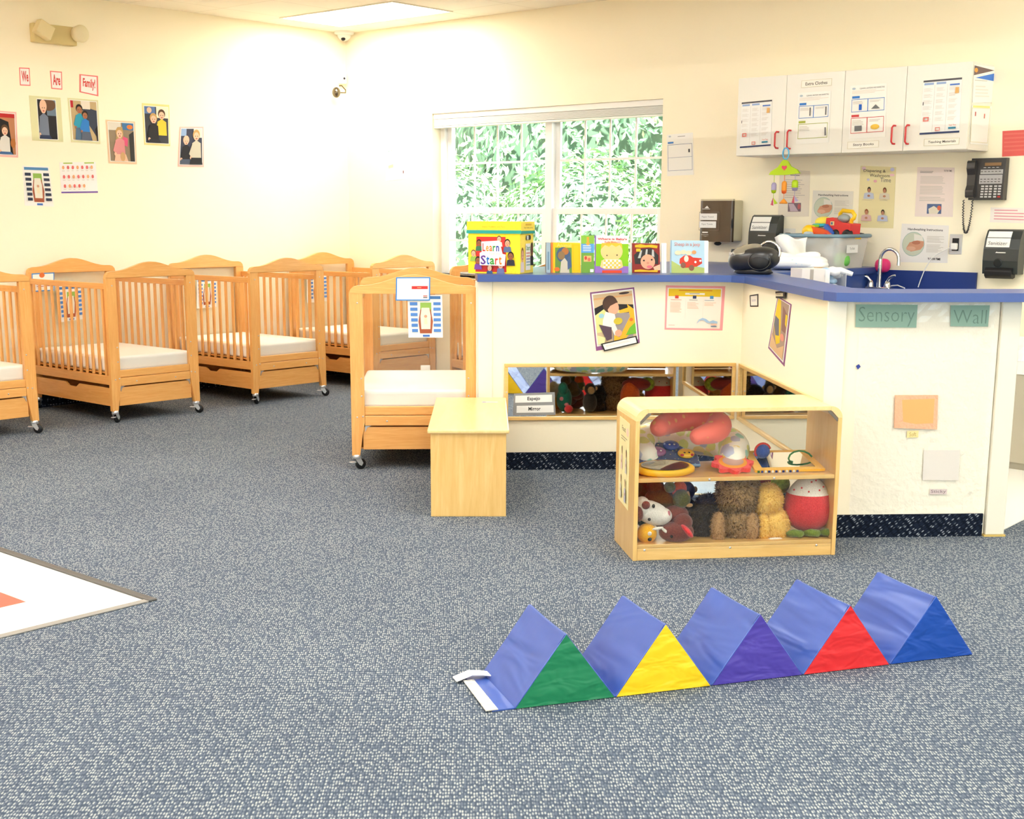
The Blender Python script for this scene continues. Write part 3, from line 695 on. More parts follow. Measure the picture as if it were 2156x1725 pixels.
# ---------------- soft toys
def plush(name, c1, c2=None, sc=220, b=.5):
    m, t, p = newmat(name); v = mapping(t, (1, 1, 1)); n = noise(t, v, sc, 3)
    c2 = c2 or tuple(x*.8 for x in c1)
    t.links.new(ramp(t, n, [(.35, L(*c2)), (.65, L(*c1))]), p.inputs['Base Color'])
    p.inputs['Roughness'].default_value = .95; p.inputs['Specular IOR Level'].default_value = .1; p.inputs['Sheen Weight'].default_value = .4
    bump(t, p, n, b, .006); return m
def spots(name, base, cols, scale, size, dist='Object'):
    m, t, p = newmat(name); v = mapping(t, (scale,)*3)
    n = t.nodes.new('ShaderNodeTexNoise'); n.inputs['Scale'].default_value = 2.5; t.links.new(v, n.inputs['Vector'])
    vo = t.nodes.new('ShaderNodeTexVoronoi'); vo.inputs['Scale'].default_value = 1; vo.inputs['Randomness'].default_value = .9; t.links.new(v, vo.inputs['Vector'])
    sep = t.nodes.new('ShaderNodeSeparateColor'); t.links.new(vo.outputs['Color'], sep.inputs[0])
    r = t.nodes.new('ShaderNodeValToRGB'); r.color_ramp.interpolation = 'CONSTANT'; e = r.color_ramp.elements
    while len(e) < len(cols): e.new(.5)
    for i, c in enumerate(cols): e[i].position = i/len(cols); e[i].color = (*L(*c), 1)
    t.links.new(sep.outputs[0], r.inputs[0])
    ad = t.nodes.new('ShaderNodeMath'); ad.operation = 'MULTIPLY_ADD'; ad.inputs[1].default_value = .25; t.links.new(n.outputs['Fac'], ad.inputs[0]); t.links.new(vo.outputs['Distance'], ad.inputs[2])
    f = ramp(t, ad.outputs[0], [(size, (1, 1, 1)), (size+.06, (0, 0, 0))])
    mx = t.nodes.new('ShaderNodeMix'); mx.data_type = 'RGBA'; t.links.new(f, mx.inputs[0]); mx.inputs[6].default_value = (*L(*base), 1); t.links.new(r.outputs[0], mx.inputs[7])
    t.links.new(mx.outputs[2], p.inputs['Base Color']); p.inputs['Roughness'].default_value = .85; p.inputs['Sheen Weight'].default_value = .3; return m
_sh = {}
def shade_of(m):
    # darker and paler strands of the same fur
    if m not in _sh:
        c = {'brown_plush': (112, 84, 50), 'yellow_plush': (236, 184, 84), 'dark_plush': (86, 74, 60), 'tan_plush': (150, 116, 74)}.get(m.name, (128, 100, 70)); _sh[m] = col(*c, .9)
    return _sh[m]
def fuzz(mb, ells, n, ln, m, seed=1, wid=.0025):
    rr = random.Random(seed); tot = sum(e[1][0]*e[1][2] for e in ells); V = []
    for i, (c, r) in enumerate(ells):
        for k in range(int(n*r[0]*r[2]/tot)):
            th = rr.uniform(0, 2*PI); cz = rr.uniform(-1, 1); q = math.sqrt(1-cz*cz); d = Vector((q*math.cos(th), q*math.sin(th), cz))
            p_ = Vector((c[0]+d.x*r[0], c[1]+d.y*r[1], c[2]+d.z*r[2]))
            if any(j != i and sum(((p_[a]-e[0][a])/e[1][a])**2 for a in range(3)) < .9 for j, e in enumerate(ells)): continue
            nn = Vector((d.x/r[0], d.y/r[1], d.z/r[2])).normalized(); t_ = nn.orthogonal().normalized(); w = nn.cross(t_)
            a = rr.uniform(0, 2*PI); t_ = t_*math.cos(a)+w*math.sin(a)
            g = (nn*.55+Vector((rr.uniform(-.5, .5), rr.uniform(-.5, .5), rr.uniform(-.9, .1)))).normalized()
            V += [p_-t_*wid, p_+t_*wid, p_+g*ln*rr.uniform(.6, 1.2)]
    nv = len(V)//3; k = nv*11//20
    mb.add(V[:3*k], [(3*i, 3*i+1, 3*i+2) for i in range(k)], m, False)
    mb.add(V[3*k:], [(3*i, 3*i+1, 3*i+2) for i in range(nv-k)], shade_of(m), False)
def E3(px, py, y, rx, ry, rz):   # ellipsoid seen at a pixel, radii in px, px, metres deep
    k = 445.0; c = sp(px, py, y); return (tuple(c), (rx/k, ry, rz/k))
def soft(name, label, parts, group=None, cat='soft toy'):
    # parts: (partname, material, [ellipsoids], fuzz count, length)
    c0_ = parts[0][2][0][0]; base = Vector((c0_[0], c0_[1], .068 if c0_[2] < .33 else .352))
    o = thing(name, label, cat, SM @ Matrix.Translation(base), group)
    for pn, m, es, nf, ln in parts:
        mb = MB(); loc = []
        for e in es:
            c = tuple(Vector(e[0])-base); mb.ell(c, e[1], m, 20, 14, e[2] if len(e) > 2 else None); loc.append((c, e[1]))
        if nf: fuzz(mb, loc, nf, ln, m, len(name)+len(pn))
        mb.build(pn, o)
    return o
BROWN = plush('brown_plush', (190, 156, 110), (146, 114, 74)); YEL = plush('yellow_plush', (252, 218, 128), (236, 190, 90)); RED = plush('red_plush', (226, 66, 68), (202, 50, 54))
WHT = plush('white_plush', (240, 236, 228), (222, 216, 206)); DBR = plush('maroon_plush', (128, 66, 56), (102, 50, 44)); BLK = plush('dark_plush', (66, 56, 48), (38, 32, 28))
GRN = plush('olive_plush', (112, 112, 56), (82, 82, 40)); OLV = plush('brown_olive_plush', (100, 76, 42), (66, 50, 26)); ORG = plush('orange_plush', (220, 100, 40), (196, 80, 28))
TAN = plush('tan_plush', (196, 158, 110), (166, 128, 84)); TEAL = plush('teal_plush', (40, 122, 100), (24, 92, 78)); LIME = plush('lime_plush', (170, 190, 70), (120, 140, 40), 60)
PINKP = plush('pink_plush', (224, 140, 150)); EYE = col(24, 22, 22, .15, 0, .6, 'toy_eye')
P_ = E3
h = soft('teddy_bear', 'large shaggy brown teddy bear seen from behind on the lower shelf', [
    ('body', BROWN, [P_(1556, 1104, .13, 39, .075, 38), P_(1550, 1136, .12, 34, .07, 10)], 3800, .017),
    ('head', BROWN, [P_(1553, 1046, .13, 43, .075, 34)], 3000, .017),
    ('ear', BROWN, [P_(1520, 1022, .13, 11, .02, 11)], 300, .012), ('ear', BROWN, [P_(1588, 1020, .13, 11, .02, 11)], 300, .012),
    ('arm', TAN, [P_(1512, 1112, .07, 13, .03, 32)], 700, .012), ('arm', TAN, [P_(1582, 1112, .07, 15, .03, 30)], 700, .012)])
soft('toy_duckling', 'fluffy pale yellow plush chick between the bear and the red egg shaped toy', [
    ('body', YEL, [P_(1625, 1104, .12, 34, .07, 36), P_(1606, 1112, .09, 16, .045, 30)], 3600, .010),
    ('head', YEL, [P_(1616, 1053, .12, 29, .065, 33)], 2400, .010), ('tag', WHT, [P_(1632, 1136, .045, 15, .006, 4)], 0, 0)])
o = soft('egg_shaped_plush', 'egg shaped red plush with a dotted white top at the shelf right end', [('body', RED, [P_(1700, 1087, .13, 46, .095, 51)], 0, 0)])
b = MB(); cc_ = Vector(sp(1700, 1087, .13)); base = Vector((cc_.x, cc_.y, .068))
o.children[0].data.clear_geometry()
mbk = MB(); vs = []; prof = []
for i in range(15):
    a = PI*i/14; z = -math.cos(a); r = math.sin(a)*(1-.16*z); prof.append((r*.105, z*.122+.132))
k0 = [p_ for p_ in prof if p_[1] <= .185]; k1 = [p_ for p_ in prof if p_[1] >= .178]
zc = .181; k0 = [p_ for p_ in prof if p_[1] < zc]; k1 = [p_ for p_ in prof if p_[1] >= zc]
mid_ = ((k0[-1][0]+k1[0][0])/2, zc)
mbk.lathe(k0+[mid_], RED, seg=28); me_ = o.children[0]; bpy.data.objects.remove(me_)
mbk.build('body', o)
tp = MB(); tp.lathe([mid_]+k1, WHT, seg=28)
for th_, hh in ((250, .2), (285, .205), (225, .212), (310, .215), (262, .236), (292, .240), (200, .2), (330, .2), (100, .21), (60, .2)):
    rr_ = .105*math.sqrt(max(0, 1-((hh-.138)/.115)**2))*(1-.16*(hh-.138)/.115)
    tp.ell((rr_*math.cos(math.radians(th_)), rr_*math.sin(math.radians(th_)), hh), .0042, RED, 8, 6)
tp.build('top', o)
rb = MB()
for x0 in (-.075, .0, .07):
    rb.tube([(x0-.028, -.05, .012), (x0-.015, -.085, .022), (x0+.015, -.09, .020), (x0+.03, -.06, .012)], [.012, .017, .017, .012], plush('green_ribbon', (122, 146, 54)), 10)
rb.build('feet', o)
soft('monkey_plush', 'dark shaggy plush ape leaning beside the brown bear', [
    ('body', BLK, [P_(1480, 1112, .17, 32, .06, 38), P_(1466, 1085, .17, 18, .05, 26)], 3400, .014), ('head', BLK, [P_(1490, 1070, .16, 25, .055, 27)], 2000, .014)])
soft('puppet', 'maroon hand puppet with an open red mouth lying on the lower shelf', [
    ('head', DBR, [P_(1424, 1120, .06, 34, .05, 20), P_(1436, 1100, .07, 20, .045, 18)], 0, 0), ('body', DBR, [P_(1420, 1082, .12, 27, .06, 18), P_(1402, 1095, .12, 22, .05, 22)], 0, 0),
    ('mouth', RED, [(*P_(1446, 1118, .03, 17, .036, 6)[:2], Matrix.Rotation(math.radians(48), 3, 'Y'))], 0, 0), ('eye', EYE, [P_(1414, 1130, .015, 3, .006, 3)], 0, 0)])
soft('dinosaur_plush', 'olive plush dinosaur with an orange frill above the cow on the lower shelf', [
    ('head', GRN, [P_(1434, 1050, .12, 18, .05, 18)], 0, 0), ('body', OLV, [P_(1392, 1050, .16, 32, .06, 22), P_(1380, 1026, .18, 17, .05, 17), P_(1410, 1064, .16, 22, .05, 18)], 0, 0),
    ('frill', ORG, [(*P_(1430, 1029, .14, 15, .02, 15)[:2],), P_(1420, 1040, .13, 5, .015, 12)], 0, 0), ('horn', TAN, [P_(1451, 1064, .09, 7, .012, 4)], 0, 0), ('horn', TAN, [P_(1448, 1044, .10, 4, .01, 9)], 0, 0), ('leg', GRN, [P_(1410, 1026, .12, 11, .03, 11)], 0, 0)])
soft('cow_plush', 'white plush cow head with brown patches pressed against the clear panel', [
    ('head', WHT, [(*P_(1372, 1080, .07, 38, .05, 22)[:2], Matrix.Rotation(math.radians(22), 3, 'Y')), P_(1352, 1068, .07, 16, .05, 20), (*P_(1396, 1086, .06, 17, .04, 15)[:2],)], 0, 0),
    ('ear', DBR, [P_(1360, 1064, .018, 8, .01, 8)], 0, 0), ('patch', DBR, [P_(1345, 1082, .04, 8, .03, 15)], 0, 0), ('nose', PINKP, [P_(1408, 1082, .035, 3, .01, 6)], 0, 0), ('eye', EYE, [P_(1367, 1094, .012, 3, .006, 3)], 0, 0), ('eye', EYE, [P_(1376, 1066, .018, 3, .006, 4)], 0, 0)])
soft('ladybug_ball', 'small yellow plush ball with dot eyes in the lower left corner of the shelf', [
    ('body', plush('gold_plush', (246, 186, 40), (232, 168, 24)), [P_(1362, 1123, .06, 19, .04, 19)], 0, 0), ('eye', WHT, [P_(1368, 1124, .02, 4, .006, 4)], 0, 0), ('eye', EYE, [P_(1368, 1136, .024, 4, .006, 4)], 0, 0),
    ('antenna', WHT, [(*P_(1385, 1113, .03, 11, .006, 3)[:2], Matrix.Rotation(math.radians(-8), 3, 'Y')), (*P_(1400, 1118, .03, 9, .006, 3)[:2], Matrix.Rotation(math.radians(40), 3, 'Y'))], 0, 0)], cat='soft toy')
# toys at the open side, showing in the low mirror
def loc_soft(name, label, parts):
    base = Vector((parts[0][2][0][0][0], parts[0][2][0][0][1], .068)); o = thing(name, label, 'soft toy', SM @ Matrix.Translation(base))
    for pn, m, es in parts:
        mb = MB()
        for e in es: mb.ell(tuple(Vector(e[0])-base), e[1], m, 18, 12)
        mb.build(pn, o)
loc_soft('crocodile_plush', 'teal plush crocodile with pink spots, seen in the mirror behind the shelf', [('body', TEAL, [((.12, .27, .16), (.055, .06, .09)), ((.11, .30, .235), (.035, .04, .05))]), ('spot', PINKP, [((.10, .327, .17), (.014, .006, .014)), ((.135, .325, .13), (.016, .006, .012))]), ('mouth', RED, [((.15, .33, .10), (.03, .03, .028))])])
loc_soft('chimp_plush', 'dark brown plush monkey with a tan face, seen in the mirror behind the shelf', [('body', BLK, [((.30, .28, .14), (.05, .05, .07))]), ('head', BLK, [((.30, .29, .235), (.04, .04, .042))]), ('face', TAN, [((.305, .325, .23), (.024, .012, .027))]), ('ear', TAN, [((.26, .29, .24), (.012, .008, .014)), ((.34, .29, .24), (.012, .008, .014))])])
loc_soft('orange_plush', 'orange plush toy on the shelf, showing in the mirror', [('body', ORG, [((.58, .28, .18), (.07, .055, .11))])])
loc_soft('red_cushion_toy', 'dark red plush seen above the chick on the lower shelf', [('body', plush('dark_red_plush', (150, 52, 44), (120, 40, 36)), [P_(1600, 1018, .26, 46, .05, 20)])])
loc_soft('lime_plush', 'shaggy lime green plush behind the red egg shaped toy', [('body', LIME, [((.70, .24, .265), (.055, .04, .05))])])
rc = at_z(1478, 1018, .04)
o = thing('floor_cushion', 'pale blue round cushion on the floor behind the toy shelf', 'cushion', (rc.x, rc.y, .0))
MB().lathe([(.0001, .001), (.2, .001), (.225, .02), (.225, .035), (.2, .055), (.0001, .06)], plush('pale_blue_fabric', (206, 226, 242), (180, 206, 230)), seg=32, sx=1.1).build('cushion_body', o)
MB().tube([(.2475*math.cos(a), .225*math.sin(a), .028) for a in [2*PI*i/32 for i in range(32)]], .006, col(240, 232, 200), 6, True).build('piping', o)

# ---------------- upper shelf: pillows and floor toys
def upillow(name, label, pts, rad, mat):
    c = sum((Vector(p_) for p_ in pts), Vector())/len(pts); base = Vector((c.x, c.y, .352))
    # smooth the centre line
    P2 = [Vector(p_)-base for p_ in pts]; r2 = list(rad)
    for _ in range(3):
        n = [P2[0]]; nr = [r2[0]]
        for a, b_, ra, rb_ in zip(P2, P2[1:], r2, r2[1:]): n += [a*.75+b_*.25, a*.25+b_*.75]; nr += [ra*.75+rb_*.25, ra*.25+rb_*.75]
        n.append(P2[-1]); nr.append(r2[-1]); P2, r2 = n, nr
    o = MB(); n = len(P2)
    A_, B_ = (P2[0]-P2[1]).normalized(), (P2[-1]-P2[-2]).normalized()
    ce = [(math.cos(t_), math.sin(t_)) for t_ in [PI/2*i/6 for i in range(6)]]
    pre = [(P2[0]+A_*r2[0]*s_, r2[0]*c_) for c_, s_ in ce][::-1]; post = [(P2[-1]+B_*r2[-1]*s_, r2[-1]*c_) for c_, s_ in ce]
    path = pre+list(zip(P2, r2))[1:-1]+post
    o.tube([q[0] for q in path], [max(q[1], .004) for q in path], mat, 20)
    return tag(o.build(name, None, SM @ Matrix.Translation(base)), label, 'pillow')
CORAL = spots('coral_fabric', (250, 122, 104), [(250, 186, 112), (248, 170, 104)], 24, .33)
PAST = spots('pastel_print_fabric', (248, 249, 236), [(222, 232, 130), (160, 222, 206), (240, 226, 150), (190, 200, 222), (206, 232, 150)], 19, .62)
upillow('nursing_pillow', 'large pastel print U shaped nursing pillow under the coral one', [(.10, .22, .405), (.085, .31, .43), (.16, .42, .445), (.30, .47, .45), (.44, .42, .445), (.52, .30, .43), (.47, .17, .405)], [.054, .066, .078, .082, .078, .074, .055], PAST)
def U(px, py, y): return tuple(sp(px, py, y))
upillow('nursing_pillow', 'coral red U shaped nursing pillow resting on top of the pastel one', [U(1388, 900, .14), U(1400, 893, .22), U(1435, 884, .30), U(1480, 884, .30), U(1517, 891, .22), U(1509, 908, .13), U(1470, 919, .08)], [.040, .048, .049, .049, .055, .054, .036], CORAL)

def on_shelf(px, py): return sz(px, py, .352)
# blue activity mat with five character discs
bm = thing('activity_mat', 'navy activity mat with five round character faces on the upper shelf', 'toy', SM @ Matrix.Translation((.165, .215, .392)) @ Matrix.Rotation(math.radians(21), 4, 'X'))
outl = [(-.135, -.05), (-.125, .075), (-.03, .11), (.08, .10), (.155, .0), (.15, -.075), (.02, -.07)]
MB().prism(outl, .001, .02, spots('navy_print', (44, 66, 116), [(220, 200, 120), (120, 170, 210)], 60, .3)).build('mat', bm, bevel=.006)
MB().tube([(x, y, .012) for x, y in outl], .007, col(126, 158, 186), 8, True).build('binding', bm)
for x, y, c, fc_ in ((-.10, .02, (80, 160, 50), 0), (-.055, .075, (206, 60, 62), 0), (-.015, .015, (160, 104, 150), 0), (.055, .065, (44, 70, 164), 0), (.105, -.005, (250, 200, 40), 1)):
    d = MB().ell((x, y, .03), (.037, .034, .016), col(*c, .25, 0, .5), 20, 8)
    dd = d.build('character_face', bm); e_ = MB()
    for q in (-.011, .009): e_.ell((x+q, y-.014, .0425), (.005, .005, .003), EYE if fc_ else WHITE, 8, 6)
    if fc_:
        for q in (-.022, .02): e_.ell((x+q, y-.022, .036), (.009, .007, .005), col(206, 50, 60), 8, 6)
    e_.build('eye', dd)
om = thing('oval_mirror_toy', 'yellow rimmed oval baby mirror at the front left of the upper shelf', 'toy', SM @ Matrix.Translation((.150, .092, .357)) @ Matrix.Rotation(math.radians(9), 4, 'X'))
MB().lathe([(.0001, .03), (.8, .03), (.9, .034), (1, .026), (1, .012), (.9, .004), (.0001, .004)], col(248, 196, 40, .4), seg=32, sx=.128, sy=.076).build('rim', om)
mr_ = MB().lathe([(.0001, .0315), (.80, .0315)], MIRROR, seg=32, sx=.128, sy=.076); mr_.build('mirror', om, Vector((0, 0, .004)))
fm_ = thing('flower_mirror_toy', 'red petalled flower baby mirror in the middle of the upper shelf', 'toy', SM @ Matrix.Translation((.452, .12, .374)) @ Matrix.Rotation(math.radians(24), 4, 'X'))
pt = [((.082+.012*math.cos(8*a))*math.cos(a), (.062+.009*math.cos(8*a))*math.sin(a)) for a in [2*PI*i/64 for i in range(64)]]
MB().prism(pt, .002, .022, plush('red_felt', (240, 84, 76), (226, 66, 62))).build('petals', fm_, bevel=.006)
MB().lathe([(.0001, .026), (.056, .026), (.062, .022)], col(240, 160, 60), seg=28, sy=.76).build('ring', fm_)
MB().lathe([(.0001, .0275), (.046, .0272)], col(226, 190, 180, .1, .3), seg=28, sy=.76).build('mirror', fm_)
q0, q1, q2, q3 = [on_shelf(*p_) for p_ in ((1579, 994), (1718, 990), (1692, 957), (1568, 958))]
q0.x, q1.x, q2.x, q3.x = .535, .845, .81, .54; q0.y, q1.y, q2.y, q3.y = .06, .06, .27, .27
ym = thing('square_mirror_toy', 'yellow framed square baby mirror with a striped edge at the right of the upper shelf', 'toy', SM @ Matrix.Translation((q0.x, q0.y, .354)) @ Matrix.Rotation(math.radians(13), 4, 'X'))
lq = [(0, 0), (q1.x-q0.x, q1.y-q0.y), (q1.x-q0.x-.02, q2.y-q0.y), (.01, q3.y-q0.y)]
def inset(poly, k):
    cx_ = sum(p_[0] for p_ in poly)/4; cy_ = sum(p_[1] for p_ in poly)/4; return [(cx_+(x-cx_)*k, cy_+(y-cy_)*k) for x, y in poly]
MB().prism(lq, .001, .012, plush('yellow_felt', (250, 196, 60), (240, 180, 44))).build('frame', ym, bevel=.003)
MB().prism(inset(lq, .76), .0122, .013, MIRROR).build('mirror', ym)
eb = MB(); 
for k in range(12): eb.box(.01+k*.0155, -.006, .002, .01+k*.0155+.009, -.0005, .010, col(40, 60, 140) if k % 2 else col(60, 130, 70) if k < 2 else WHITE)
eb.build('striped_edge', ym)
c_ = [(x, y) for x, y in lq]
MB().tube([(lq[1][0]-.08+.055*math.cos(a), .09+.03*math.sin(a), .016+.03*max(0, math.sin(a))) for a in [PI*(.1+i*.14) for i in range(9)]], .004, col(60, 130, 70), 8).build('hoop', ym)
ballp = on_shelf(1602, 985); bo = thing('rattle_ball', 'small blue and red cloth ball sitting on the square baby mirror', 'toy', SM @ Matrix.Translation((.60, .17, .3655+.028)))
MB().ell((0, 0, .034), .032, plush('blue_cloth', (60, 92, 168), (44, 70, 150)), 20, 14).build('ball', bo)
MB().tube([(-.033*math.cos(a), -.004, .034+.033*math.sin(a)) for a in [PI*(i/10-.2) for i in range(12)]], .006, col(210, 62, 54), 8).build('band', bo)

# ================================================================ FOLDING WEDGE MAT
m, t, p = newmat('blue_vinyl')
v = mapping(t, (5.5, 1.4, 5.5), (0, 0, .12)); n = noise(t, v, 1.6, 2, .6); p.inputs['Base Color'].default_value = (*L(54, 86, 166), 1)
p.inputs['Roughness'].default_value = .38; p.inputs['Specular IOR Level'].default_value = .6; bump(t, p, n, .5, .05); VBLUE = m
def vinyl(nm, c):
    m, t, p = newmat(nm); n = noise(t, mapping(t, (4, 4, 9), (0, .3, 0)), 2.2, 2, .4); p.inputs['Base Color'].default_value = (*L(*c), 1); p.inputs['Roughness'].default_value = .42; bump(t, p, n, .4, .03); return m
ea = math.atan2(4.150-2.764, -1.616+2.418); WM = pose((-2.418, 2.764, 0), math.degrees(ea))
mat_ = thing('folding_mat', 'blue folding play mat set up as a row of five triangular wedges', 'play mat', WM)
SEG = .3203; HH = .213; DD = .322
names = [('green', (26, 128, 84)), ('yellow', (250, 208, 20)), ('purple', (78, 62, 166)), ('red', (226, 40, 44)), ('blue', (18, 74, 170))]
for i, (nm, c) in enumerate(names):
    x0 = i*SEG+.003; x1 = (i+1)*SEG-.003; xm = (x0+x1)/2
    g = MB(); ny = 9
    # cover with a little slack between the ends
    rows = []
    for j in range(ny+1):
        y = DD*j/ny; q = 1-.014*math.sin(PI*j/ny)
        rows.append([(x0, y, .003), (x0+(xm-x0)*.5, y, HH*.5*q+.002), (xm-.004, y, HH*q), (xm+.004, y, HH*q), (xm+(x1-xm)*.5, y, HH*.5*q+.002), (x1, y, .003)])
    V = [p_ for r in rows for p_ in r]; Fc = []
    for j in range(ny):
        for k in range(5): a = j*6+k; Fc.append((a, a+6, a+7, a+1))
        Fc.append((j*6+5, j*6+11, j*6+6, j*6))
    g.add(V, Fc, VBLUE, False); g.add(rows[-1], [(0, 1, 2, 3, 4, 5)], VBLUE)
    w_ = g.build('wedge', mat_)
    for p_ in w_.data.polygons: p_.use_smooth = False
    e = MB(); k = .004
    e.prism([(x0+.001, .0025), (x1-.001, .0025), (xm, HH+.001)], -k, .0, vinyl(nm+'_vinyl', c), 'y')
    e.build('end_panel', w_, bevel=.0025, label=nm+' triangular end')
    e = MB(); e.prism([(x0+.006, .004), (x1-.006, .004), (xm, HH-.007)], DD+.0003, DD+.002, vinyl(nm+'_vinyl', c), 'y'); e.build('end_panel', w_, bevel=.0025, label=nm+' triangular end')
    s_ = MB(); s_.tube([(x0, -.001, .003), (xm, -.001, HH+.001), (x1, -.001, .003)], .0025, VBLUE, 6); s_.build('seam', w_)
for i in range(4): MB().box((i+1)*SEG-.004, .0, .001, (i+1)*SEG+.004, DD, .004, VBLUE).build('hinge', mat_)
fl_ = MB(); fl_.prism([(-.068, -.002), (.002, -.001), (.002, DD), (-.062, DD-.01)], .001, .005, VBLUE); fl_.build('flap', mat_)
vb = MB(); vb.prism([(-.088, -.004), (-.050, -.003), (-.044, DD-.06), (-.078, DD-.06)], .0055, .008, spots('velcro', (206, 200, 186), [(176, 176, 172)], 40, .4)); vb.build('hook_strip', mat_)
vt = MB(); zz = [(-.10, .0), (-.05, .016), (-.015, .012), (.012, .006)]
for (xa, za), (xb, zb) in zip(zz, zz[1:]): vt.prism([(xa, za+.006), (xb, zb+.006), (xb, zb+.009), (xa, za+.009)], DD-.065, DD-.02, WHITE, 'y')
vt.build('pull_tab', mat_)
# ================================================================ ON THE BAR
DK = col(60, 50, 42); SKIN = [col(232, 180, 150), col(150, 96, 66), col(222, 166, 132), col(120, 76, 54)]; HAIR = [col(60, 42, 32), col(120, 84, 48), col(30, 26, 24)]
P_BK = P_A.off(-(7.565-BA))
def book(name, label, px, ops, th=.018, cover=WHITE, group='board books on the bar'):
    uv = [P_BK.uv(*p_) for p_ in px]; cu = sum(p_[0] for p_ in uv)/4; z0 = ZT+.0006
    q = [(p_[0]-cu, max(p_[1], z0)-z0) for p_ in uv]; q[2] = (q[2][0], 0); q[3] = (q[3][0], 0)
    o = thing(name, label, 'book', P_BK.mat(P_BK.o+P_BK.u*cu+Vector((0, 0, z0))), group)
    c = MB(); c.prism([q[3], q[2], q[1], q[0]], 0, .002, cover, 'y'); c.prism([q[3], q[2], q[1], q[0]], th-.002, th, cover, 'y'); c.box(q[3][0], 0.0021, 0, q[3][0]+.002, th-.0021, q[0][1], cover)
    art(c, q, ops, 0); c.build('cover', o)
    MB().box(q[3][0]+.003, .0022, .002, q[2][0]-.003, th-.0022, min(q[0][1], q[1][1])-.003, WHITE).build('pages', o); return o
# storage box
bc = at_z(1095, 577.5, ZT); bxM = pose((bc.x, bc.y, ZT+.0006), 23.3)
YB1 = spots('yellow_dotted_card', (250, 222, 40), [(246, 214, 20)], 60, .35)
sb = thing('storage_box', 'yellow lidded box reading Learn from the Start at the left end of the bar', 'box', bxM)
bw, bd, bh = .305, .245, .285
MB().box(-bw, 0, 0, 0, bd, bh-.02, YB1).build('box_body', sb, bevel=.002)
ld = MB(); ld.box(-bw-.006, -.006, bh-.062, .006, bd+.006, bh, YB1); ld.build('lid', sb, bevel=.002)
TE = col(40, 160, 150)
rbn = MB(); rbn.box(-bw-.0072, -.0072, bh-.066, .0072, bd+.0072, bh-.05, TE)
for k in range(40):
    x = -bw-.006+k*(bw+.012)/40; rbn.prism([(x, bh-.0502), (x+(bw+.012)/40, bh-.0502), (x+(bw+.012)/80, bh-.044)], -.0072, -.0062, TE, 'y')
rbn.build('ribbon', sb)
fa_ = MB(); qf = [(-bw, bh-.066), (0, bh-.066), (0, 0), (-bw, 0)]
def face(x, y, s_, k, hair, shirt):
    return [('p', [(x-s_*.9, y+s_*2.6), (x-s_*.75, y+s_*1.1), (x, y+s_*.7), (x+s_*.75, y+s_*1.1), (x+s_*.9, y+s_*2.6)], shirt), ('e', x, y-.15*s_, s_*.66, s_*1.15, hair), ('e', x, y+.08*s_, s_*.54, s_*.98, SKIN[k]), ('e', x-.2*s_, y, s_*.07, s_*.09, DK), ('e', x+.2*s_, y, s_*.07, s_*.09, DK), ('e', x, y+.5*s_, s_*.2, s_*.09, col(200, 70, 70))]
RDP = col(222, 54, 50); ops = [('p', [(.16, .08), (.72, .08), (.74, .96), (.14, .96)], RDP)]
for a in ((.21, .24, .075, 1, HAIR[2], col(60, 120, 90)), (.60, .14, .07, 0, HAIR[1], col(230, 230, 220)), (.76, .24, .085, 2, HAIR[2], col(90, 110, 150)), (.11, .5, .075, 0, HAIR[1], col(150, 190, 80)), (.20, .68, .085, 1, HAIR[2], col(120, 70, 160)), (.83, .56, .09, 1, HAIR[2], col(50, 50, 62)), (.64, .78, .085, 0, HAIR[1], col(110, 120, 160)), (.43, .86, .07, 0, HAIR[1], col(60, 90, 130))): ops += face(*a)
ops += [('p', [(.27, .2), (.62, .17), (.68, .5), (.74, .52), (.72, .8), (.24, .79), (.24, .48), (.28, .46)], WHITE)]
for i, (ch, c) in enumerate(zip('Learn', ((214, 60, 50), (236, 150, 40), (232, 120, 40), (50, 150, 60), (40, 70, 170)))): ops.append(('t', ch, .295+i*.066, .24 if i == 0 else .3, .35+i*.066, .44, col(*c), .02))
ops.append(('t', 'from the', .42, .465, .64, .53, col(200, 200, 190)))
for i, (ch, c, w_) in enumerate(zip('Start', ((100, 60, 150), (30, 110, 190), (60, 160, 60), (216, 60, 50), (236, 130, 40)), (.1, .06, .085, .055, .055))): ops.append(('t', ch, (.26, .37, .44, .54, .61)[i], (.54, .56, .61, .61, .56)[i], (.26, .37, .44, .54, .61)[i]+w_, .77, col(*c), .02))
art(fa_, qf, ops, 0); fa_.build('front_print', sb)
fs = MB(); fs.M = Matrix.Rotation(PI/2, 4, 'Z')   # drawn on the right side
ops = face(.16, .55, .16, 0, HAIR[1], col(236, 220, 220)) + face(.86, .42, .15, 3, HAIR[2], col(40, 40, 44)) + [('r', .36, .25, .72, .92, WHITE), ('t', 'Start', .4, .3, .68, .42, col(60, 140, 80), .02)]
for k, c in enumerate(((216, 60, 50), (216, 60, 50), (60, 70, 150), (70, 130, 190), (70, 170, 130))): ops.append(('r', .4, .48+k*.075, .68, .5+k*.075, col(*c)))
ops += [('e', .42, .1, .06, .06, BLACK), ('r', .42, .04, .66, .16, BLACK), ('e', .66, .1, .06, .06, BLACK), ('r', .4, .05, .54, .15, col(220, 220, 215))]
art(fs, [(0.001, bh-.066), (bd, bh-.066), (bd, 0), (0.001, 0)], ops, 0); fs.build('side_print', sb)
lp = MB(); art(lp, [(-bw, bh), (0, bh), (0, bh-.06), (-bw, bh-.06)], [('t', 'Infants, Toddlers, and Twos', .28, .42, .72, .56, col(170, 140, 40))], -.0065)
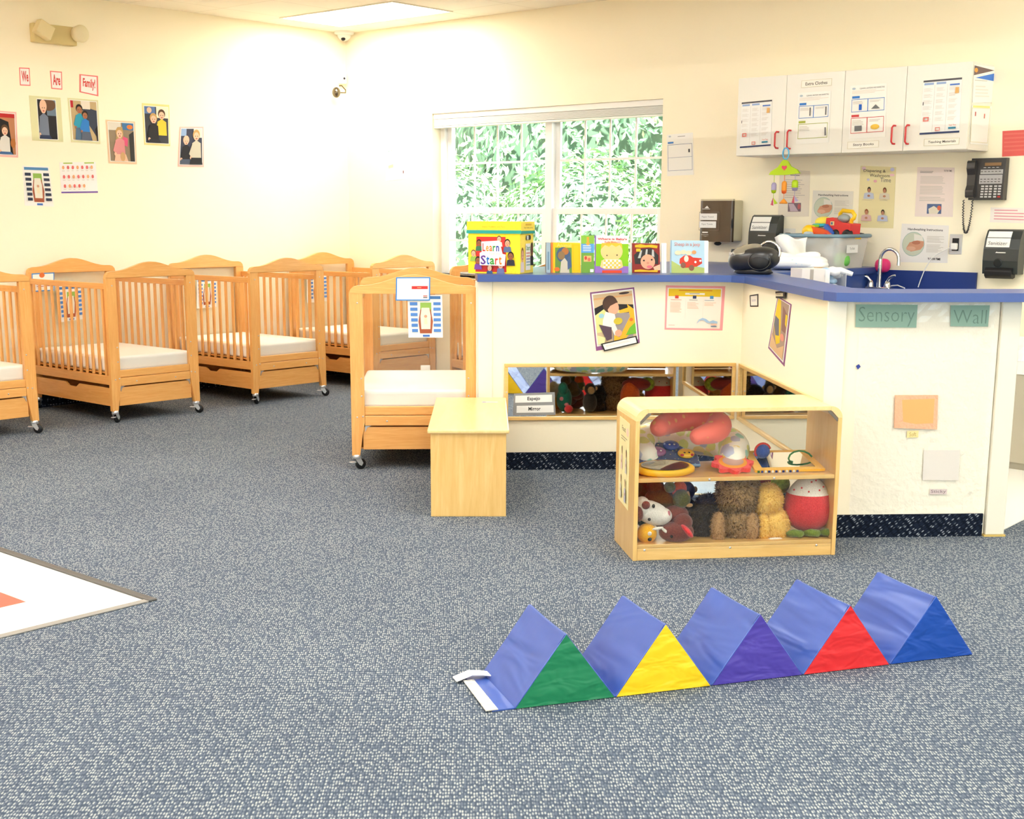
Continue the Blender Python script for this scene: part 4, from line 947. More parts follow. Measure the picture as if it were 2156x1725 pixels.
lp.M = Matrix.Rotation(PI/2, 4, 'Z'); art(lp, [(0, bh), (bd, bh), (bd, bh-.06), (0, bh-.06)], [('t', 'Infants, Toddlers, and Twos', .2, .5, .86, .64, col(130, 110, 40)), ('r', .3, .2, .76, .36, col(236, 190, 60))], -.0065); lp.build('lid_print', sb)
YL = col(250, 206, 30)
book('board_book', 'thick yellow board book with an animal photo and a finger tab', [(1160, 511), (1222, 512), (1223, 576), (1160, 576)],
     [('r', 0, 0, .07, 1, col(232, 130, 60)), ('r', .14, .16, .7, 1, col(112, 150, 70)), ('e', .42, .4, .24, .26, col(76, 100, 130)), ('e', .48, .28, .12, .12, col(190, 120, 60)), ('e', .35, .42, .12, .14, col(150, 120, 80)), ('p', [(.3, 1), (.34, .62), (.46, .5), (.58, .66), (.62, 1)], col(214, 204, 180)), ('p', [(.56, .9), (.55, .5), (.66, .42), (.69, .8)], col(80, 104, 140)), ('t', 'Animal', .2, .02, .68, .14, col(255, 232, 130)), ('f', .74, .06, .96, .92, .015, col(236, 190, 10)), ('e', .2, .88, .09, .07, col(240, 120, 50))], .05, YL)
book('board_book', 'pale blue board book standing behind the yellow one beside the storage box', [(1150, 511), (1159, 511), (1159, 575), (1150, 575)], [('r', 0, 0, 1, 1, col(170, 190, 200)), ('r', .3, .3, .7, .9, col(120, 150, 170))], .06, col(190, 200, 206))
book('board_book', 'green and blue back cover of an open board book', [(1224, 496), (1251, 496), (1251, 575), (1224, 575)],
     [('r', 0, 0, 1, .22, col(142, 196, 70)), ('r', 0, .22, 1, .46, col(96, 166, 226)), ('r', 0, .46, 1, 1, col(120, 170, 66)), ('p', [(.42, .04), (.6, .04), (.6, .2), (.72, .2), (.5, .28), (.32, .2), (.42, .2)], col(240, 170, 60)), ('L', .12, .26, .9, .44, 4, WHITE), ('r', .18, .54, .78, .7, col(236, 190, 120)), ('e', .34, .6, .1, .05, col(220, 80, 60)), ('e', .6, .64, .12, .05, col(230, 120, 90)), ('r', .68, .9, .95, .98, WHITE)], .012, col(130, 190, 70))
WBB = [('r', 0, 0, .035, 1, col(150, 110, 190)), ('r', .03, 0, 1, .22, WHITE), ('r', .03, .22, 1, .82, col(146, 206, 30)), ('r', .03, .82, 1, 1, col(160, 120, 196)),
       ('e', .5, .42, .33, .27, col(250, 214, 140)), ('p', [(.18, .36), (.3, .25), (.42, .3), (.5, .24), (.62, .3), (.74, .25), (.82, .36), (.8, .2), (.2, .2)], col(250, 200, 60)), ('e', .36, .53, .02, .018, DK), ('e', .66, .52, .02, .018, DK),
       ('p', [(.2, .66), (.8, .66), (.84, .84), (.7, .9), (.3, .9), (.16, .84)], col(250, 214, 140)), ('r', .25, .64, .76, .87, WHITE), ('r', .22, .93, .8, 1, col(236, 80, 50))]
for i in range(8):
    for j in range(4):
        if (i+j) % 2 == 0: WBB.append(('r', .26+i*.062, .65+j*.055, .26+(i+1)*.062, .65+(j+1)*.055, col(250, 206, 80)))
WBB += [('t', 'Where is Baby\'s', .07, .06, .95, .13, col(214, 60, 60), .03), ('t', 'Belly Button?', .28, .15, .76, .20, col(226, 80, 60), .02)]
book('board_book', 'board book with a yellow haired baby in gingham on a green cover', [(1253, 496), (1323, 496.5), (1323, 575), (1252, 575)], WBB, .016, col(150, 110, 190))
book('board_book', 'small red board book with a baby in a striped hat', [(1331, 512), (1389, 513), (1390, 575.5), (1331, 575.5)],
     [('r', 0, 0, 1, 1, col(150, 50, 44)), ('p', [(.1, .7), (.06, .4), (.3, .2), (.7, .16), (.95, .4), (.93, .7)], col(60, 56, 52)), ('p', [(.2, .5), (.3, .24), (.36, .24), (.3, .5)], col(200, 200, 192)), ('p', [(.46, .42), (.5, .2), (.56, .2), (.54, .42)], col(200, 200, 192)), ('p', [(.7, .42), (.72, .2), (.78, .22), (.8, .46)], col(200, 200, 192)),
      ('e', .56, .62, .26, .25, col(240, 176, 140)), ('e', .42, .58, .035, .03, DK), ('e', .7, .55, .035, .03, DK), ('e', .56, .66, .05, .035, col(226, 150, 120)), ('e', .62, .79, .1, .05, col(236, 120, 130)), ('p', [(.75, .8), (1, .7), (1, .9), (.8, .92)], col(244, 196, 160)), ('p', [(.1, .06), (.3, .03), (.5, .06), (.7, .04), (.92, .07), (.9, .16), (.6, .13), (.3, .15), (.1, .14)], col(250, 190, 40)), ('r', .14, .18, .3, .28, col(250, 190, 40)), ('p', [(.08, .9), (.3, .88), (.6, .91), (.92, .89), (.9, .97), (.5, .96), (.08, .96)], col(250, 190, 40))], .016, col(120, 120, 116))
book('board_book', 'white board book reading Sheep in a Jeep with a red car on the cover', [(1412, 506), (1491, 507), (1491, 574.5), (1411, 574.5)],
     [('r', 0, 0, .03, 1, col(150, 180, 200)), ('r', .03, 0, .9, 1, col(190, 222, 236)), ('p', [(.03, 1), (.03, .62), (.3, .8), (.6, .78), (.9, .84), (.9, 1)], col(190, 206, 120)), ('r', .9, 0, 1, 1, WHITE), ('p', [(.25, .56), (.36, .46), (.52, .46), (.6, .52), (.82, .54), (.84, .7), (.7, .8), (.4, .84), (.24, .7)], col(226, 70, 50)),
      ('e', .42, .56, .06, .1, col(250, 236, 210)), ('e', .34, .76, .07, .09, col(150, 100, 80)), ('e', .56, .84, .07, .09, col(150, 100, 80)), ('e', .66, .66, .03, .035, WHITE), ('e', .79, .62, .03, .035, WHITE),
      ('e', .2, .38, .09, .07, col(244, 226, 190)), ('e', .34, .36, .08, .07, col(244, 226, 190)), ('e', .48, .38, .08, .07, col(244, 226, 190)), ('e', .62, .36, .06, .06, col(240, 170, 110)), ('t', 'Sheep in a Jeep', .1, .06, .78, .2, col(226, 130, 110))], .018, col(236, 238, 236))
book('board_book', 'slim white board book edge standing right of the baby in the striped hat', [(1393, 512), (1403, 512), (1403, 575), (1393, 575)], [('r', .2, .1, .5, .9, col(226, 236, 226))], .02, WHITE)

# boombox
bxp = at_z(1566, 578, ZT); uu = Vector((math.cos(math.radians(1)), math.sin(math.radians(1)), 0)); vv = Vector((-uu.y, uu.x, 0))
bb = thing('boombox', 'black oval portable CD player with a chrome handle on the corner of the bar', 'boombox', pose(bxp+vv*.105+Vector((0, 0, .0006)), 1))
BB = col(40, 40, 42, .32, 0, .5, 'black_plastic'); BBL = col(150, 144, 128, .25, .2, .5, 'smoked_plastic')
R5 = Matrix.Rotation(math.radians(-6), 3, 'Y')
MB().ell((0, 0, .080), (.150, .100, .070), BB, 40, 24, R5, .84).build('body', bb)
MB().lathe([(.09, 0), (.105, .008), (.09, .03)], BB, (0, 0, .0), 28, sx=1.15, sy=.7).build('foot', bb)
RL = (Matrix.Rotation(math.radians(-7), 4, 'Y') @ Matrix.Rotation(math.radians(24), 4, 'X')).to_3x3()
MB().ell((-.03, -.030, .134), (.092, .068, .018), BBL, 32, 14, RL).build('disc_lid', bb)
for x, y, a, r_ in ((.076, -.062, 24, 1.12), (-.108, -.012, -68, .85)):
    R3 = (Matrix.Rotation(math.radians(a), 4, 'Z') @ Matrix.Rotation(math.radians(-14), 4, 'X')).to_3x3()
    g = MB(); g.ell((x, y, .068), (.056*r_, .036, .046*r_), col(24, 24, 25, .5), 24, 14, R3); sp_ = g.build('speaker', bb)
    g = MB(); g.tube([Vector((x, y-.008, .070))+R3 @ Vector((.054*r_*math.cos(q_), -.018, .044*r_*math.sin(q_))) for q_ in [2*PI*i/28 for i in range(28)]], .0022, col(58, 56, 54, .3), 6, True); g.build('speaker_rim', sp_)
MB().tube([(.085+.066*math.cos(a)*1.0, .02, .118+.062*math.sin(a)) for a in [PI*(1.0-i*.11) for i in range(11)]], .0085, CHROME, 12).build('handle', bb)
MB().lathe([(.013, 0), (.013, .016), (.009, .018)], BLACK, (-.118, -.03, .118), 16).build('knob', bb)
kb = MB()
for i in range(6): kb.ell((-.075+i*.022, -.088+abs(i-2.5)*.002, .103+i*.003), (.006, .004, .003), col(190, 190, 184, .3), 8, 6)
kb.build('buttons', bb)
MB().box(-.124, -.066, .10, -.100, -.05, .118, STEEL).build('dial_plate', bb)

# ---------------- work surface behind the bar with cartons
wc = thing('work_counter', 'narrow lower counter behind the raised bar holding the open carton', 'counter', pose(AB(1.975, 6.6), 45))
MB().box(0, 0, .925, .34, .95, .963, BLUE).build('worktop', wc); MB().box(0, .02, 0, .32, .93, .924, col(232, 226, 208, .5)).build('base', wc)
def cb(name, label, cat, px, py, z, deg): return thing(name, label, cat, pose(at_z(px, py, z), deg))
CARD = col(226, 218, 212, .7); CARDB = col(196, 160, 116, .8)
P1 = Plane(AB(0, 6.98), VA, -VB)
pc = P1.hit(1736, 600); bxo = thing('open_carton', 'open cardboard carton of plastic wrapped supplies behind the bar', 'box', pose((pc.x, pc.y, .9635), 52))
hb = .182
g = MB(); g.box(-.13, 0, 0, 0, .004, hb, CARD); g.box(-.13, .15, 0, 0, .154, hb, CARD); g.box(-.13, .004, 0, -.126, .15, hb, CARD); g.box(-.126, .004, 0, 0, .15, .004, CARDB); g.box(-.13, 0, hb, 0, .154, hb+.003, CARD)
g.box(-.085, -.0012, .02, -.065, -.0003, hb, col(170, 160, 150)); g.box(-.10, -.0014, .10, -.092, -.0003, .112, BLACK); g.box(-.10, -.0014, .075, -.092, -.0003, .085, BLACK)
g.build('carton', bxo)
g = MB(); g.box(.001, 0, 0, .125, .004, .03, CARD); g.box(.001, .15, 0, .125, .154, hb, CARD); g.box(.001, 0.15, hb, .125, .154, hb+.006, CARDB); g.prism([(.001, 0), (.012, -.03), (.014, -.03), (.003, 0)], .0, hb, WHITE); g.box(.121, .005, 0, .125, .15, .16, milky('clear_plastic', (235, 238, 240), .35)); g.build('carton_flap', bxo)
g = MB(); PLW = milky('crinkled_plastic', (240, 240, 240), .85, .15); rr = random.Random(4)
for k in range(20): g.ell((.02+.10*rr.random(), .02+.1*rr.random(), .03+.145*rr.random()), (.022+.015*rr.random(), .02, .016+.01*rr.random()), PLW if k % 4 else col(160, 190, 220), 8, 6)
g.tube([(.03, .06, .17), (.10, .03, .175), (.16, .01, .155)], [.02, .018, .012], PLW, 8); g.build('wrapped_supplies', bxo)
# things on the changing counter
dp = at_z(1652, 570, ZT); dpk = thing('diaper_stack', 'soft white pack of diapers with pastel print lying behind the boombox', 'diapers', pose((dp.x-.02, dp.y+.17, ZT+.0005), 12))
PD = spots('diaper_print', (250, 251, 250), [(196, 226, 240), (206, 236, 226)], 26, .22)
MB().ell((0, 0, .046), (.185, .14, .044), PD, 28, 14, None, .7).build('diaper_stack_body', dpk)
d = MB(); d.ell((.10, -.02, .03), (.10, .10, .028), PD, 20, 10, None, .75); d.ell((-.06, -.03, .072), (.10, .07, .03), PD, 18, 10, Matrix.Rotation(.12, 3, 'Y'), .8); d.ell((.05, .02, .078), (.09, .07, .028), PD, 18, 10, Matrix.Rotation(-.15, 3, 'Y'), .8); d.ell((-.12, -.06, .04), (.06, .05, .03), PD, 14, 8); d.build('folded_diaper', dpk)
tb = at_z(1768, 564, ZT); tbx = thing('tissue_box', 'green carton with a white wipe pulled up, left of the tub of toys', 'box', pose((tb.x-.03, 7.475, ZT+.0005), 8))
MB().box(-.12, 0, 0, 0, .10, .075, col(206, 226, 160, .5)).build('carton', tbx, bevel=.003)
x = MB(); x.box(-.04, -.0012, .01, -.004, -.0003, .07, col(222, 238, 180)); x.build('label', tbx)
n = 9; V = []
for i in range(n):
    for j in range(n):
        a, b_ = i/(n-1), j/(n-1); V.append((-.20+.15*a-.10*b_*(1-a)*.6, .04+.014*math.sin(9*a+4*b_), .05+.135*b_+.015*math.sin(7*a)-.03*a*(b_)*0+.012*math.cos(5*b_+3*a)))
x = MB().add(V, [(i*n+j, i*n+j+1, (i+1)*n+j+1, (i+1)*n+j) for i in range(n-1) for j in range(n-1)], WHITE, True); x = x.build('wipe', tbx); x.modifiers.new('s', 'SOLIDIFY').thickness = .001
# tub
TXa, TXb, TYa, TYb, TH = -4.425, -3.975, 7.60, 8.02, .20
tub = thing('toy_tub', 'translucent plastic tub with a grey blue rim labelled Toy Bath', 'tub', (0, 0, 0)); tub.location = ((TXa+TXb)/2, (TYa+TYb)/2, ZT+.0005)
hw, hd = (TXb-TXa)/2, (TYb-TYa)/2; TUBM = milky('translucent_plastic', (226, 224, 222), .5, .3); t_ = .003
g = MB(); kk = .86
def ringp(w, d, r=.05, n=4): return arc((w-r, d-r), r, 0, 90, n)+arc((-w+r, d-r), r, 90, 180, n)+arc((-w+r, -d+r), r, 180, 270, n)+arc((w-r, -d+r), r, 270, 360, n)
r0 = ringp(hw*kk, hd*kk); r1 = ringp(hw*.97, hd*.97); N = len(r0)
g.add([(x, y, 0) for x, y in r0]+[(x, y, TH) for x, y in r1], [(i, (i+1) % N, N+(i+1) % N, N+i) for i in range(N)]+[tuple(range(N))], TUBM, True); gb = g.build('tub_body', tub)
g = MB(); g.tube([(x, y, TH) for x, y in ringp(hw, hd)], .012, col(126, 156, 172, .4), 8, True); g.build('rim', tub)
lb = MB(); lb.M = Matrix.Rotation(PI/2, 4, 'Z'); art(lb, [(-.12, .145), (.03, .145), (.03, .095), (-.12, .095)], [('r', 0, 0, 1, 1, WHITE), ('t', 'Toy Bath', .28, .3, .72, .68, GREYT)], -hw*.962); lb.build('label', tub)
def wp(px, py, Y): return Plane((0, Y, 0), (1, 0, 0), (0, -1, 0)).hit(px, py)
for nm, lab, px, py, Y, r, c in (('toy_block', 'green toy block showing through the side of the tub', 1772, 548, 7.74, (.05, .05, .045), (120, 206, 90)), ('toy_block', 'yellow toy showing through the tub above the green one', 1768, 537, 7.8, (.06, .05, .012), (250, 190, 50)), ('toy_ring', 'grey blue toy showing through the tub under its rim', 1762, 527, 7.8, (.03, .04, .014), (140, 170, 180)), ('toy_ball', 'pink and orange ball beside the tub behind the faucet', 1860, 548, 8.06, (.05, .04, .045), (250, 60, 130))):
    p_ = wp(px, py, Y); o = MB().ell((0, 0, 0), r, col(*c, .4), 20, 12, None, .8).build(nm, None, p_); tag(o, lab, 'toy')
    if nm == 'toy_ball': o.location.x = -3.915; o.location.z = ZU+.05
zr = ZT+TH
# red truck
tp_ = wp(1775, 497, 7.82); tk = thing('toy_truck', 'red toy truck with a yellow handle piled on the tub of toys', 'toy', pose((tp_.x, tp_.y, zr-.01), -12))
RT = col(226, 50, 52, .3, 0, .5); YT = col(252, 204, 20, .3, 0, .5); BT = col(50, 110, 210, .3, 0, .5)
g = MB(); g.prism([(-.11, .02), (.09, .0), (.095, .085), (.01, .095), (-.045, .125), (-.10, .12)], -.05, .05, RT, 'y'); g.build('body', tk, bevel=.012, seg=3)
g = MB(); g.tube([(-.03, 0, .115), (-.032, 0, .150), (-.012, 0, .168), (.065, 0, .160), (.085, 0, .138), (.078, 0, .118), (.062, 0, .110), (.060, 0, .088)], [.013]*8, YT, 10); g.build('handle', tk)
MB().ell((-.0, 0, .118), (.045, .035, .028), col(160, 170, 168, .2), 16, 10).build('window', tk)
g = MB(); g.box(-.065, -.0515, .075, -.035, -.0502, .1, col(230, 210, 150)); g.box(-.06, -.0525, .08, -.045, -.0516, .095, col(90, 120, 150)); g.build('sticker', tk)
for x in (-.02, .07):
    MB().lathe([(.01, -.06), (.03, -.06), (.034, -.045), (.034, -.03)], BLACK, (x, 0, .018), 18, 'y').build('wheel', tk)
MB().prism([(-.10, .065), (-.085, .085), (-.02, .03), (-.03, .01), (-.05, .01)], -.075, -.053, BT, 'y').build('ramp', tk, bevel=.006)
MB().prism([(.0, -.005), (.10, -.01), (.10, .008), (.0, .012)], -.054, .054, YT, 'y').build('chassis', tk, bevel=.004)
tp_ = wp(1722, 492, 7.78); o = thing('toy_car', 'orange toy car with a yellow front lying on the left of the tub', 'toy', pose((tp_.x, tp_.y, zr-.005), -6))
g = MB(); OG = col(240, 90, 30, .3, 0, .5); g.prism([(-.04, .02), (.10, -.005), (.12, .012), (.08, .04), (-.03, .062)], -.035, .03, OG, 'y'); g.build('body', o, bevel=.008, seg=3)
MB().lathe([(.012, -.05), (.036, -.046), (.042, -.03), (.042, .02)], YT, (-.055, 0, .03), 20, 'y').build('wheel', o)
MB().lathe([(.004, -.04), (.012, -.038)], RT, (.085, 0, .012), 14, 'y').build('headlight', o)
tp_ = wp(1733, 474, 7.86); o = thing('toy_drum', 'yellow domed baby toy with a teal rim on top of the pile', 'toy', pose((tp_.x, tp_.y, zr+.055), 0))
MB().ell((0.005, 0, .03), (.06, .05, .035), col(254, 232, 90, .3), 22, 12).build('dome', o)
MB().lathe([(.05, 0), (.068, .004), (.07, .018), (.06, .024)], col(60, 180, 200, .3), (0, 0, -.004), 24).build('rim', o)
MB().box(-.03, -.0715, .0, .01, -.066, .014, col(130, 210, 60)).build('window', o)
tp_ = wp(1704, 483, 7.8); o = MB().ell((0, 0, 0), (.028, .03, .018), BT, 14, 8, None, .7).build('toy_phone', None, Vector((tp_.x, tp_.y, zr+.04))); tag(o, 'small blue toy at the left edge of the toy pile', 'toy')
tp_ = wp(1702, 494, 7.72); o = MB().ell((0, 0, 0), (.03, .03, .016), col(190, 206, 214), 14, 8, None, .8).build('toy_cup', None, Vector((tp_.x, tp_.y, zr+.01))); tag(o, 'pale toy cup at the left end of the tub rim', 'toy')
o = MB().ell((0, 0, 0), (.05, .045, .015), col(50, 56, 62, .4), 18, 8).build('toy_tray', None, Vector((-4.03, 7.92, zr+.006))); tag(o, 'dark grey toy tray at the right end of the tub', 'toy')
fill = MB()
rr = random.Random(11)
for k in range(26): fill.ell((rr.uniform(-.15, .15), rr.uniform(-.13, .13), .03+rr.random()*.15), (.04, .035, .03), col(*rr.choice([(200, 214, 220), (226, 220, 214), (210, 200, 206), (214, 224, 200)]), .4), 8, 6)
o = fill.build('toys_in_tub', None, Vector(tub.location)); tag(o, 'jumble of pale bath toys inside the translucent tub', 'toys', None, 'stuff')

# ================================================================ WALL CABINETS
YC = 7.82; P_CAB = Plane((0, YC, 0), (1, 0, 0), (0, -1, 0))
cx_ = [P_CAB.uv(1549, 330)[0], P_CAB.uv(1650, 327)[0], P_CAB.uv(1771, 323)[0], P_CAB.uv(1900, 319)[0], P_CAB.uv(2035, 314)[0]]
CZ0, CZ1 = 1.812, 2.312; LAM = col(246, 243, 232, .35, 0, .4, 'white_laminate')
RH = col(216, 54, 56, .3, 0, .5)
for i, lab in ((0, 'white wall cabinet, left pair of doors, with Extra Clothes on its right door'), (2, 'white wall cabinet, right pair of doors, labelled Story Books and Teaching Materials')):
    x0, x1, x2 = cx_[i], cx_[i+1], cx_[i+2]
    o = thing('wall_cabinet', lab, 'cabinet', (x0, YB-.002, CZ0))
    MB().box(.001, -(YB-.002-YC)+.02, 0, x2-x0-.001, 0, CZ1-CZ0, LAM).build('body', o)
    for k, (a, b_) in enumerate(((x0, x1), (x1, x2))):
        dr = MB().box(a-x0+.0015, -(YB-.002-YC)+.001, .002, b_-x0-.0015, -(YB-.002-YC)+.019, CZ1-CZ0-.002, LAM).build('door', o, bevel=.001)
        hp_ = {(0, 0): (1637, 278, 312), (0, 1): (1663, 275, 313), (2, 0): (1883, 265, 303), (2, 1): (1912, 264, 303)}[(i, k)]
        u0, za = P_CAB.uv(hp_[0], hp_[1]); _, zb = P_CAB.uv(hp_[0], hp_[2]); hx = u0-x0; yy = -(YB-.002-YC)
        za -= CZ0; zb -= CZ0
        MB().tube([(hx+.008, yy, za), (hx+.004, yy-.02, za), (hx, yy-.03, za-.012), (hx, yy-.03, zb+.012), (hx+.004, yy-.02, zb), (hx+.008, yy, zb)], .0058, RH, 10).build('handle', dr)
CXR = cx_[4]
P_CS = Plane((CXR, 0, 0), (0, 1, 0), (1, 0, 0))
HANGX = P_CAB.uv(1661, 300)[0]
# hanging baby mobile
hz = P_CAB.uv(1661, 313)[1]
mo = thing('baby_mobile', 'lime green hanging baby toy with three charms on a red cabinet handle', 'toy', pose((HANGX+.0, YC-.035, hz), 10))
k = 1/355.0
LG = col(190, 222, 30, .4); LV = col(180, 170, 206, .4); OR = col(250, 160, 50, .4)
MB().tube([(.020*math.cos(a)+.001, .0, -.033+.036*math.sin(a)) for a in [2*PI*i/16 for i in range(16)]], .0045, col(96, 190, 240, .3), 8, True).build('link', mo)
hpx = [(-.104, -.165), (-.092, -.145), (-.045, -.118), (-.018, -.078), (0, -.070), (.018, -.08), (.04, -.112), (.085, -.135), (.104, -.158), (.06, -.163), (0, -.168), (-.06, -.168)]
MB().prism(hpx, -.012, .012, LG, 'y').build('hanger', mo, bevel=.006, seg=3)
ht = MB(); ht.prism([(0+.0011*16*math.sin(a)**3, -.122+.0011*(13*math.cos(a)-5*math.cos(2*a)-2*math.cos(3*a)-math.cos(4*a))) for a in [2*PI*i/28 for i in range(28)]], -.0155, -.0125, col(240, 80, 110, .4), 'y'); ht.build('heart', mo)
for x, top, ln, body, cap, end in ((-.07, -.168, .045, LV, LG, LG), (0, -.168, .036, OR, col(246, 110, 50), OR), (.072, -.162, .036, LG, LV, LV)):
    c = thing('charm', None, None, None); c.parent = mo; c.location = (x, 0, top)
    MB().tube([(0, 0, 0), (0, 0, -ln)], .002, cap, 6).build('string', c)
    r = .017 if x <= 0 else .021; hgt = .082 if x == 0 else .07
    MB().lathe([(.0001, -ln), (r*.7, -ln-.004), (r, -ln-.016), (r, -ln-hgt+.018), (r*.72, -ln-hgt+.004), (.0001, -ln-hgt)], body, seg=18).build('charm_body', c)
    MB().lathe([(r*1.03, -ln-hgt+.02), (r*.8, -ln-hgt+.003), (.0001, -ln-hgt-.002)], cap, seg=18).build('charm_cap', c)
    MB().tube([(0, 0, -ln-hgt), (0, 0, -ln-hgt-.03)], .0015, cap, 6).build('string', c)
    e = MB(); zb = -ln-hgt-.03
    if x == 0: e.lathe([(.0001, zb), (.012, zb-.01), (.03, zb-.03), (.024, zb-.034), (.0001, zb-.032)], end, seg=8)
    else:
        for a in (0, 2.1, 4.2): e.prism([(0, zb), (.03*math.cos(a), zb-.034+.012*math.sin(a)), (.012*math.cos(a+.8), zb-.04+.01*math.sin(a))], -.004+.006*math.sin(a), .002+.006*math.sin(a), (end, LV if end == LG else LG, col(220, 100, 120))[int(a)//2 % 3], 'y')
    e.build('tassel', c)

# ================================================================ WALL FITTINGS
def box_on(plane, px, d):   # x0,z0,x1,z1 of a pixel box on the plane lifted by d
    a = plane.off(d).uv(px[0], px[1]); b = plane.off(d).uv(px[2], px[3]); return a[0], b[1], b[0], a[1]
x0, z0, x1, z1 = box_on(P_BACK, (1474, 423, 1542, 510), .13)
o = thing('paper_towel_dispenser', 'smoked brown paper towel dispenser on the wall right of the window', 'dispenser', P_BACK.mat(P_BACK.o+P_BACK.u*x0+Vector((0, 0, z0)))); w, h_ = x1-x0, z1-z0
CRM = col(222, 212, 180, .4); SMK = col(92, 76, 60, .22, 0, .5, 'smoked_cover')
MB().box(.004, -.118, .004, w-.002, -.0005, h_+.004, CRM).build('housing', o, bevel=.01, seg=3)
cv = [(w*i/12, -.118-.022*math.sin(PI*i/12)) for i in range(13)]
MB().prism([(0, -.1185)]+cv[1:-1]+[(w, -.1185)], 0, h_, SMK, 'z', True).build('cover', o)
MB().prism([(0, -.1185)]+cv[1:-1]+[(w, -.1185)], h_+.0005, h_+.012, CRM, 'z', True).build('cap', o)
MB().ell((w*.5, -.10, -.012), (.028, .02, .014), BLACK, 16, 8).build('lever', o)
MB().ell((w-.01, -.125, h_*.45), (.008, .008, .035), BLACK, 12, 8).build('latch', o)
g = MB(); art(g, [(0, h_), (w, h_), (w, 0), (0, 0)], [('f', .02, .27, .62, .72, .012, col(120, 104, 88)), ('r', .03, .31, .55, .47, WHITE), ('r', .03, .5, .53, .66, WHITE), ('t', 'Paper Towel', .1, .37, .45, .42, GREYT), ('t', 'Paper Towels', .1, .55, .43, .6, GREYT), ('p', [(.17, .18), (.25, .12), (.31, .18)], WHITE), ('L', .11, .195, .39, .22, 1, WHITE), ('r', .13, .755, .3, .785, WHITE), ('L', .1, .82, .37, .84, 1, col(220, 214, 200)), ('p', [(.12, .85), (.34, .85), (.23, .88)], col(150, 136, 120))], -.142); g.build('labels', o)
def soap(label, px, words):
    d = .10; x0, z0, x1, z1 = box_on(P_BACK, px, d)
    o = thing('soap_dispenser', label, 'dispenser', P_BACK.mat(P_BACK.o+P_BACK.u*x0+Vector((0, 0, z0))), 'soap dispensers on the wall'); w, h_ = x1-x0, z1-z0
    DG = col(52, 58, 58, .3, 0, .5)
    prof = [(-.0005, .02), (-.0005, h_-.01), (-.03, h_), (-.055, h_-.01), (-.085, h_-.06), (-.10, h_-.12), (-.104, .10), (-.095, .02)]
    MB().prism(prof, .006, w-.004, DG, 'x').build('housing', o, bevel=.008, seg=3)
    MB().prism([(-.05, .0), (-.05, .05), (-.10, .062), (-.118, .04), (-.115, .01), (-.09, -.008)], w*.12, w*.85, BLACK, 'x').build('push_lever', o, bevel=.008, seg=3)
    g = MB(); 
    for (y0_, zz0, y1_, zz1) in ((-.060, h_-.0145, -.0805, h_-.0505), (-.0835, h_-.0545, -.0985, h_-.108)):
        g.add([(w*.08, y0_-.002, zz0), (w*.72, y0_-.002, zz0), (w*.72, y1_-.002, zz1), (w*.08, y1_-.002, zz1)], [(0, 1, 2, 3)], WHITE)
    vs, fs_ = text_geo(words); g.add([(w*(.14+.52*v[0]), -.0935-.0065*(1-v[1])-.001, h_-.095+.022*v[1]) for v in vs], fs_, GREYT)
    vs, fs_ = text_geo('>pacific' if 0 else 'A'); g.prism([(w*.36, h_-.142), (w*.40, h_-.134), (w*.44, h_-.142)], -.1052, -.1045, WHITE, 'y'); g.box(w*.42, -.1055, h_-.1425, w*.64, -.1045, h_-.137, WHITE)
    g.build('labels', o)
    MB().lathe([(.022, -.1035), (.026, -.1055), (.026, -.1075), (.02, -.108)], col(40, 44, 44, .25), (w*.45, 0, .088), 20, 'y').build('sight_window', o)
soap('dark soap dispenser on the wall directly behind the boombox', (1576, 452, 1632, 556), 'Sanitizer')
soap('dark soap dispenser at the right edge of the photo below the telephone', (2072, 482, 2142, 586), 'Sanitizer')
# outlets
def plate(label, px, m, name='wall_outlet'):
    x0, z0, x1, z1 = box_on(P_BACK, px, .004); o = thing(name, label, 'outlet', P_BACK.mat(P_BACK.o+P_BACK.u*x0+Vector((0, 0, z0)))); w, h_ = x1-x0, z1-z0
    MB().box(0, -.004, 0, w, -.0005, h_, m).build('cover_plate', o, bevel=.0015); return o, w, h_
o, w, h_ = plate('white wall outlet with a black plug right of the boombox', (1650, 481, 1673, 522), col(244, 240, 228, .4))
MB().lathe([(.0001, -.006), (.016, -.0055), (.0165, -.004)], col(236, 232, 218, .4), (w/2, 0, h_*.3), 16, 'y').build('socket', o)
MB().lathe([(.0001, -.006), (.016, -.0055), (.0165, -.004)], col(236, 232, 218, .4), (w/2, 0, h_*.72), 16, 'y').build('socket', o)
q = wp(1660, 494, YB-.02); o = thing('black_power_cord', 'black plug and cord hanging down from the white outlet', 'cord', (q.x, YB-.022, q.z))
MB().box(-.02, -.012, -.012, .012, .013, .012, BLACK).build('plug', o, bevel=.004)
q2 = wp(1651, 539, YB-.02); MB().tube([(-.015, -.005, 0), (-.035, -.008, -.01), (q2.x-q.x+.0, -.008, -.06), (q2.x-q.x, -.01, q2.z-q.z), (q2.x-q.x+.005, -.03, ZT+.006-q.z)], .0035, BLACK, 8).build('cord', o)
o, w, h_ = plate('steel wall outlet with a white charger right of the handwashing poster', (2000, 493, 2024, 536), STEEL)
MB().box(w*.25, -.008, h_*.18, w*.75, -.004, h_*.8, BLACK).build('socket', o)
q = wp(2009, 519, YB-.03); o = thing('phone_charger', 'white charger and cable plugged into the steel outlet', 'charger', (q.x, YB-.012, q.z))
MB().box(-.018, -.034, -.02, .018, -.001, .02, WHITE).build('charger_body', o, bevel=.006)
pts = [wp(1999, 522, YB-.035), wp(1975, 534, YB-.03), wp(1960, 545, YB-.028), wp(1946, 570, YB-.035), wp(1938, 590, YB-.04), wp(1933, 605, YB-.05)]
MB().tube([p_-Vector(o.location) for p_ in pts], .003, WHITE, 8).build('cable', o)
